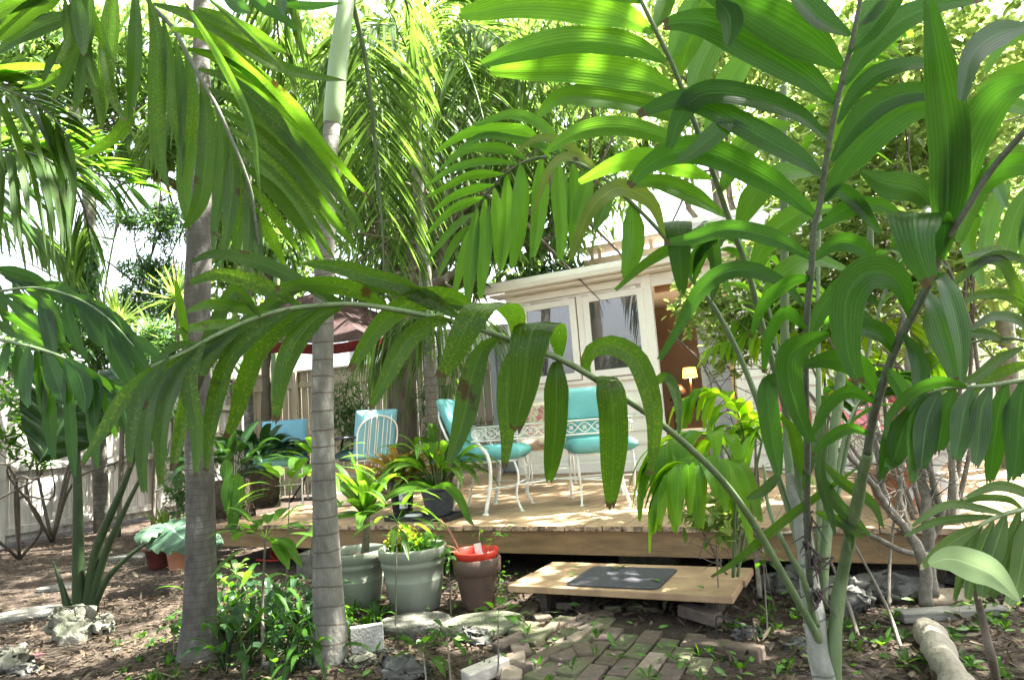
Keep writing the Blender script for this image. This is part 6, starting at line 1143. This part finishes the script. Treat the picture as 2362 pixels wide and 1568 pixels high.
woody('small_tree', 'slim grey trunked tree standing behind the deck edge at the right', [([(2145, 1370, 3.4), (2142, 1300, 3.4), (2135, 1200, 3.4), (2125, 1090, 3.45), (2100, 900, 3.5), (2080, 700, 3.6)], 32, 12), ([(2142, 1250, 3.4), (2170, 1200, 3.4), (2150, 1120, 3.4), (2130, 1050, 3.4)], 20, 12), ([(2220, 1360, 3.6), (2205, 1200, 3.7), (2190, 1060, 3.8), (2170, 900, 3.9)], 24, 12)], 25, GREYB)
t = thing('smooth_tree', 'smooth pale grey tree trunk at the far right behind lime palm leaves', 'tree', at(2330, 1150, 6)*V3(1, 1, 0)); b0 = at(2345, 1150, 6)*V3(1, 1, 0); MB().tube(spline([b0, at(2325, 900, 6), at(2305, 700, 6), at(2270, 560, 6), at(2240, 400, 6.2)], 24), np.linspace(.11, .06, 24), 14).build('trunk', GREYB, t); crown(t, [ell(2250, 300, 6.5, 130, 130, .6), ell(2340, 480, 7, 80, 120, .5)], 900, .14, .06, G_OVATE, 6, down=.2)
t = thing('trailing_branch', 'thin pale bare branch lying along the deck edge at the right', 'branch', at(1840, 1215, 3.4)); MB().tube(spline([at(1650, 1215, 3.5), at(1700, 1232, 3.45), at(1830, 1228, 3.4), at(1930, 1210, 3.35), at(2010, 1235, 3.3), at(2080, 1270, 3.3), at(2140, 1280, 3.3)], 40), np.linspace(.004, .016, 40), 8).build('stem', GREYB, t)
for x0, y0, x1, y1, x2, y2, w, lab in ((2080, 1500, 2045, 1400, 1972, 1258, 9, 'thin bent bare stem rising from the litter right of the palm canes'), (1980, 1470, 1955, 1390, 1890, 1235, 9, 'thin pale stem curving up close behind the palm canes'), (2048, 1405, 2055, 1250, 2085, 1060, 8, 'dark straight thin stem rising before the crooked shrub'), (1752, 1380, 1745, 1300, 1735, 1240, 13, 'short thick bare stem before the deck edge left of the canes')):
    f0 = gnd(x0, y0); d0_ = f0[1]*.99; tag(MB().tube(spline([f0, at(x1, y1, d0_), at(x2, y2, d0_)], 20), np.linspace(w, w*.6, 20)*d0_/FP/2, 7).build('bare_sapling', GREYB), lab, 'stem')

# ---------------------------------------------------------------- left background plants
t = thing('narrow_leaf_tree', 'blue green narrow leaved tree with drooping sprays against the white sky', 'tree', at(400, 1100, 11.5)*V3(1, 1, 0)); b0 = at(400, 1100, 11.5)*V3(1, 1, 0)
limbs(t, b0, [at(x, y, 11) for x, y in ((380, 500), (330, 620), (270, 500), (420, 600), (230, 690), (330, 720), (400, 760))], .05, sub=6)
crown(t, [ell(385, 520, 11, 50, 85, .4), ell(340, 620, 11, 60, 35, .4), ell(280, 500, 11, 40, 18, .3), ell(310, 515, 11, 25, 20, .3), ell(240, 740, 11, 70, 35, .5), ell(330, 700, 11, 70, 40, .5), ell(400, 680, 11, 40, 80, .5)], 6000, .20, .028, G_NEEDLE, 14, down=-.1, droop=.1)
t = thing('hanging_branch', 'dark narrow leaved branch hanging by the thin distant palm trunk', 'branch', at(190, 640, 8)); MB().tube(spline([at(205, 480, 8), at(195, 580, 8), at(172, 680, 8)], 14), .012, 6).build('stem', BARK, t)
crown(t, [ell(200, 590, 8, 28, 60, .15), ell(175, 660, 8, 32, 40, .15), ell(160, 690, 8, 22, 20, .1)], 700, .20, .034, G_NEEDLE, 10, down=1.2)
def spiky(px, py, d, L, n, label, m=G_SPIKE, stem_to=1000, w=.035):
    c = at(px, py, d); f0 = at(px, stem_to, d); f0[2] = 0; t = thing('spiky_plant', label, 'plant', f0); MB().tube(spline([f0, (f0+c)/2+V3(.05, 0, 0), c], 14), .03, 8).build('stem', BARK, t); lv = Leaves()
    for i in range(n): a = i*2.4; e = R(random.uniform(-15, 85)); lv.arc(c, V3(math.cos(a)*math.cos(e), math.sin(a)*math.cos(e), math.sin(e)), L*random.uniform(.7, 1.1), w, .12, n=6, fold=.35, prof='strap', cols=3)
    lv.build('leaves', m, t)
spiky(272, 748, 9.0, .72, 60, 'bright spiky rosette plant above the fence between the left fronds')
spiky(408, 692, 9.6, .70, 60, 'spiky rosette plant on a thin stem beside the left palm trunk')
spiky(350, 780, 10.0, .6, 50, 'darker spiky rosette low above the fence left of the palm trunk', G_NEEDLE)
shrub('hedge_shrub', 'glossy narrow leaved shrub along the left fence, leaves speckled with sun', 'shrub', gnd(120, 1250), [ell(150, 760, 8.4, 130, 60, .5), ell(60, 830, 7.6, 90, 70, .4), ell(280, 830, 9.0, 110, 55, .4), ell(380, 790, 10, 70, 50, .4), ell(330, 930, 9.2, 60, 100, .3)], 5200, .17, .036, G_NEEDLE, 10, [at(100, 800, 8), at(200, 780, 8.4), at(300, 800, 8.8), at(320, 950, 9.2), at(60, 850, 7.6)], .022, down=0., droop=.12, sub_=3)
shrub('fence_shrub', 'many stemmed shrub with whorled leaves against the fence at the left edge', 'shrub', gnd(45, 1290), [ell(40, 930, 6.2, 60, 40, .3), ell(85, 970, 6.2, 50, 30, .25), ell(25, 1010, 6.2, 40, 30, .2), ell(110, 880, 6.3, 60, 40, .3), ell(75, 1060, 6.3, 40, 20, .2)], 800, .13, .032, G_MID, 9, [at(20, 900, 6.2), at(90, 900, 6.3), at(100, 1000, 6.3), at(0, 1000, 6.1), at(60, 1050, 6.2)], .018, down=0., droop=.1, sub_=2)
shrub('fence_shrub', 'slender shrub between the left fence corner and the left palm trunk', 'shrub', gnd(440, 1240), [ell(440, 1080, 8.5, 40, 130, .3), ell(470, 900, 9, 60, 60, .3), ell(410, 1130, 8, 40, 50, .3)], 1300, .12, .03, G_NEEDLE, 8, [at(440, 950, 9), at(470, 880, 9), at(410, 1080, 8)], .015, down=0., sub_=4)
shrub('dark_shrub', 'dark feathery shrub in deep shade between the rough barked tree and the siding', 'shrub', at(1010, 1080, 8.6)*V3(1, 1, 0), [ell(1010, 940, 8.6, 45, 110, .3), ell(1050, 1000, 8.8, 40, 60, .3), ell(800, 960, 9.5, 60, 110, .3)], 2600, .2, .018, G_NEEDLE, 12, [at(1010, 850, 8.6), at(1040, 900, 8.6), at(1000, 950, 8.6)], .03, down=.1)
for i, (x0, x1, d) in enumerate(((612, 618, 11.2), (633, 636, 11.2))):
    f0 = at(x0, 1060, d); f0[2] = 0; t = thing('slim_tree', ('thin pale vine covered' if i == 0 else 'thin greenish mossy')+' tree trunk before the rear fence, between the two palm trunks', 'tree', f0); MB().tube(uneven(spline([f0, at((x0+x1)/2, 900, d), at(x1, 620, d), at(x1-20, 480, d)], 24), .03, 3, i), .075-.02*i, 10).build('trunk', (TWIG, T3M)[i], t)
    crown(t, [ell(x1-20, 560, d, 50, 70, .4)], 350, .2, .06, G_MANGO, 7)
# backdrop of far trees so that gaps show more green instead of the horizon
random.seed(77)
for i, (px, d, rx, ry, py, m, lab) in enumerate(((560, 24, 110, 300, 520, G_MANGO, 'far leafy tree filling the gap between the two palm trunks'), (900, 22, 260, 380, 450, G_MANGO, 'far leafy tree behind the rough barked mango tree'),
    (1200, 24, 240, 330, 300, G_MANGO, 'far leafy tree at the top centre'), (1950, 22, 300, 360, 400, G_OVATE, 'far pale leafy tree at the upper right'), (2350, 20, 300, 480, 600, G_OVATE, 'far leafy tree at the right edge'), (1600, 26, 300, 120, 120, G_OVATE, 'far leafy tree above the white house'), (1150, 20, 120, 160, 860, G_MANGO, 'dark distant tree beyond the shed'))):
    c, r = ell(px, py, d, rx, ry, 2.2); f0 = c*V3(1, 1, 0); t = thing('background_tree', lab, 'tree', f0); MB().tube(spline([f0, (f0+c)/2+V3(.3, 0, 0), c], 12), np.linspace(.3, .12, 12), 9).build('trunk', BARK, t)
    crown(t, [(c+rng.normal(size=3)*np.array(r)*.45, tuple(np.array(r)*random.uniform(.5, .75))) for _ in range(7)], 3600, .50, .17, m, 7)

# ================================================================ GROUND COVER
random.seed(13)
def chips(n, x0, x1, y0, y1, L, w, m, name, label, cat, keep=lambda x, y: True, z0=.0, flat=.25, dens_near=1.6):
    X = rng.uniform(x0, x1, n*3); Y = y0+(y1-y0)*rng.random(n*3)**dens_near; k = np.array([keep(a, b) for a, b in zip(X, Y)]); X, Y = X[k][:n], Y[k][:n]; n = len(X)
    C = np.stack([X, Y, gz(X, Y)+z0+rng.random(n)*.015], -1); d = rng.normal(size=(n, 3)); d[:, 2] *= flat
    V, F, U, rn = leafcloud(C, d, L*rng.uniform(.5, 1.3, n), w*rng.uniform(.6, 1.2, n), droop=0.0)
    V[:, 2] = np.maximum(V[:, 2], .002); return tag(obj(name, V, F, m, uv=U, rnd=rn), label, cat, kind='stuff')
def leftside(x, y): return not ((x-.24)*.454+(y-4.818)*.891 > .05 and (x-.24)*.891-(y-4.818)*.454 > -3.54)
LIT = leafmat('dry_litter', (.09, .068, .048), (.025, .019, .014), (.10, .06, .03), veins=6, rough=.75, spec=.15, tmix=.15)
LIT2 = leafmat('pale_litter', (.15, .125, .095), (.055, .043, .03), (.14, .10, .05), veins=6, rough=.8, spec=.15, tmix=.15)
GRN = leafmat('fallen_green', (.09, .21, .04), (.05, .12, .02), (.14, .3, .03), veins=6, rough=.45, tmix=.25)
def pathside(x, y):
    a = (x-.24)*.891-(y-4.818)*.454; b = (x-.24)*.454+(y-4.818)*.891; return leftside(x, y) and not (0.58 < a < 1.3 and -3.2 < b < -.9 and random.random() > .07)
mul = leafmat('mulch_chip', (.13, .10, .075), (.045, .035, .027), (.04, .03, .02), veins=3, rough=.9, spec=.1, tmix=.02)
chips(40000, -8, 0.2, 1.4, 11, .042, .011, mul, 'mulch', 'brown wood chip mulch on the bare ground at the left', 'mulch', leftside, .001, .12, 1.3)
chips(12000, -3.5, 4.5, 1.6, 5.5, .055, .022, LIT, 'leaf_litter', 'brown dead leaves carpeting the ground in front of the deck', 'leaf litter', pathside, .006, .35, 1.2)
chips(1300, .2, 4.5, 1.5, 4.8, .06, .026, LIT2, 'leaf_litter', 'larger pale curled dead leaves around the clumping palm', 'leaf litter', pathside, .012, .5, 1.1)
chips(1000, -1.6, 4, 1.6, 5.0, .055, .028, GRN, 'fallen_leaves', 'fresh green fallen leaves scattered over the bricks and litter', 'leaves', leftside, .035, .25, 1.2)
chips(500, -7, -.5, 2, 8, .07, .03, LIT2, 'fallen_leaves', 'pale dead leaves scattered on the mulch at the left', 'leaves', leftside, .012, .3, 1.2)
lvs = Leaves()
for i in range(26): q = D(random.uniform(-2.5, 2.8), random.uniform(.1, 3.2), DZ+.008); a = random.uniform(0, 6.28); lvs.arc(q, V3(math.cos(a), math.sin(a), .12), .06, .028, .15, n=5, prof='lens')
for i in range(7): q = D(random.uniform(.1, 1.2), random.uniform(-.78, -.28), .19); a = random.uniform(0, 6.28); lvs.arc(q, V3(math.cos(a), math.sin(a), .15), .07, .03, .15, n=5, prof='lens')
tag(lvs.build('fallen_leaves', GRN), 'few small green leaves dropped on the deck boards and the wooden step', 'leaves', kind='stuff')
gm = MB()
for i in range(70): q = V3(random.uniform(-2, 3), random.uniform(2, 4.2), .012); a = random.uniform(0, 6.28); L = random.uniform(.08, .35); gm.tube(spline([q, q+V3(math.cos(a), math.sin(a), 0)*L*.5+V3(0, 0, random.uniform(0, .03)), q+V3(math.cos(a+.3), math.sin(a+.3), 0)*L], 5), random.uniform(.0015, .005), 4)
tag(gm.build('fallen_twigs', TWIG), 'thin dry twigs strewn in the leaf litter', 'twigs', kind='stuff')
# small things
lv = Leaves(); q = gnd(66, 1512, .02); lv.arc(q-V3(.06, .02, 0), V3(1, .25, .12), .16, .11, .1, n=9, prof='lens', cols=9, fold=-.2); tag(lv.build('fallen_leaf', leafmat('purple_leaf', (.38, .17, .20), (.34, .15, .18), (.3, .1, .12), veins=4, rough=.5)), 'purple pink fallen leaf lying on the soil at the lower left', 'leaf')
# seedlings and saplings
def sapling(x0, y0, top, label, n=9, L=.21, w=.062, m=G_MID, r=.004, group=None, mid=None):
    f0 = gnd(x0, y0, 0); d = f0[1]; P = spline([f0]+([at(mid[0], mid[1], d)] if mid else [])+[at(top[0], top[1], d)], 16); t = thing('sapling', label, 'sapling', f0, group); MB().tube(P, np.linspace(r*1.3, r*.7, 16), 7).build('stem', TWIG, t); lv = Leaves(); c = P[-1]
    for i in range(n): a = i*2.4+random.random(); e = R(random.uniform(-25, 55)); dd = V3(math.cos(a)*math.cos(e), math.sin(a)*math.cos(e), math.sin(e)); st_ = c+dd*L*.55; lv.arc(c, dd, L*.55, .004, .1, n=4, prof='strap'); lv.arc(st_, dd, L, w, .35, n=8, prof='lens', cols=5)
    lv.build('leaves', m, t); return t
sapling(608, 1540, (612, 1240), 'tall sapling with a whorl of glossy oval leaves between the two palms', 22, .21, .07, G_CANE, .008, mid=(605, 1400))
sapling(602, 1420, (542, 1320), 'sapling with pale oval leaves low beside the left palm trunk', 12, .10, .048, G_OVATE)
sapling(655, 1480, (668, 1130), 'thin sapling with spreading leaves in front of the blue chair', 20, .24, .065, G_CANE)
sapling(690, 1480, (742, 1075), 'thin sapling crossing in front of the ringed palm trunk', 16, .22, .06, G_CANE)
sapling(912, 1460, (915, 1200), 'thin sapling standing before the tub of yellow flowers', 16, .22, .04, G_CANE)
sapling(1040, 1420, (1035, 1290), 'thin sapling between the taupe tub and the brown pot', 8, .08, .03, G_MID)
sapling(1150, 1568, (1148, 1420), 'seedling with a few big yellow green leaves left of the bricks', 6, .10, .05, G_LIME)
sapling(985, 1590, (975, 1500), 'bright sunlit seedling at the bottom, left of the whitish brick', 12, .10, .04, G_LIME)
sapling(1040, 1580, (1030, 1460), 'small seedling before the round stepping stones', 6, .08, .03, G_MID)
sapling(1660, 1440, (1650, 1230), 'thin upright sapling in front of the wooden step at its right end', 10, .09, .03, G_MID)
sapling(1770, 1470, (1760, 1290), 'thin sapling between the step and the palm canes', 8, .08, .03, G_MID)
sapling(400, 1510, (402, 1440), 'small seedling on bare soil between the coral rock and the left palm', 9, .08, .035, G_MID)
sapling(620, 1600, (640, 1540), 'bright broad leaved seedling at the bottom centre left', 12, .10, .04, G_LIME)
G_SEED = leafmat('leaf_blue_seedling', (.06, .12, .06), (.035, .08, .04), (.12, .26, .05), rough=.3, veins=20)
def seedling(px, py, label, group, L=.16, w=.022, n=9, m=G_MID, stalk=0):
    f0 = gnd(px, py, 0); t = thing('seedling', label, 'seedling', f0, group); strap_plant(f0, n, L, w, m, (30, 85), .6, 'leaves', t, r0=.01, prof='lens', nn=8, stalk=stalk)
    return t
lab = 'palm seedling with narrow arching leaves in the thicket between the two palm trunks'
for i in range(32):
    px = random.uniform(480, 735); py = random.uniform(1395, 1565); seedling(px, py, lab, 'palm seedlings between the trunks', random.uniform(.22, .46), random.uniform(.03, .05), random.randint(5, 9), random.choice([G_MID, G_BLUE, G_SEED]), .5)
lab = 'tiny bright grassy seedling at the bottom left edge of the thicket'
for i in range(24): seedling(random.uniform(260, 480), random.uniform(1470, 1575), lab, 'tiny seedlings lower left', random.uniform(.07, .13), .016, 7, random.choice([G_MID, G_LIME]))
lab = 'palm seedling with fine arching leaflets right of the ringed palm trunk'
for px, py in ((800, 1450), (815, 1420), (850, 1450), (790, 1490), (870, 1430)): seedling(px, py, lab, 'palm seedlings right of the ringed palm', .26, .022, 10)
lab = 'small weed sprouting between the bricks'
for i in range(34):
    q = D(random.uniform(.3, 1.35), random.uniform(-2.9, -1.0)); t = thing('weed', lab, 'weed', q, 'weeds in the brick path'); strap_plant(q+V3(0, 0, .035), random.randint(4, 8), random.uniform(.04, .09), .014, G_MID, (15, 80), .3, 'leaves', t, r0=.01, prof='lens', nn=5)
lab = 'small green weed in the leaf litter around the clumping palm'
for i in range(50):
    q = gnd(random.uniform(1650, 2350), random.uniform(1395, 1575)); t = thing('weed', lab, 'weed', q, 'weeds around the clumping palm'); strap_plant(q+V3(0, 0, .01), random.randint(4, 8), random.uniform(.05, .11), .022, random.choice([G_MID, G_LIME]), (10, 70), .3, 'leaves', t, r0=.01, prof='lens', nn=5)
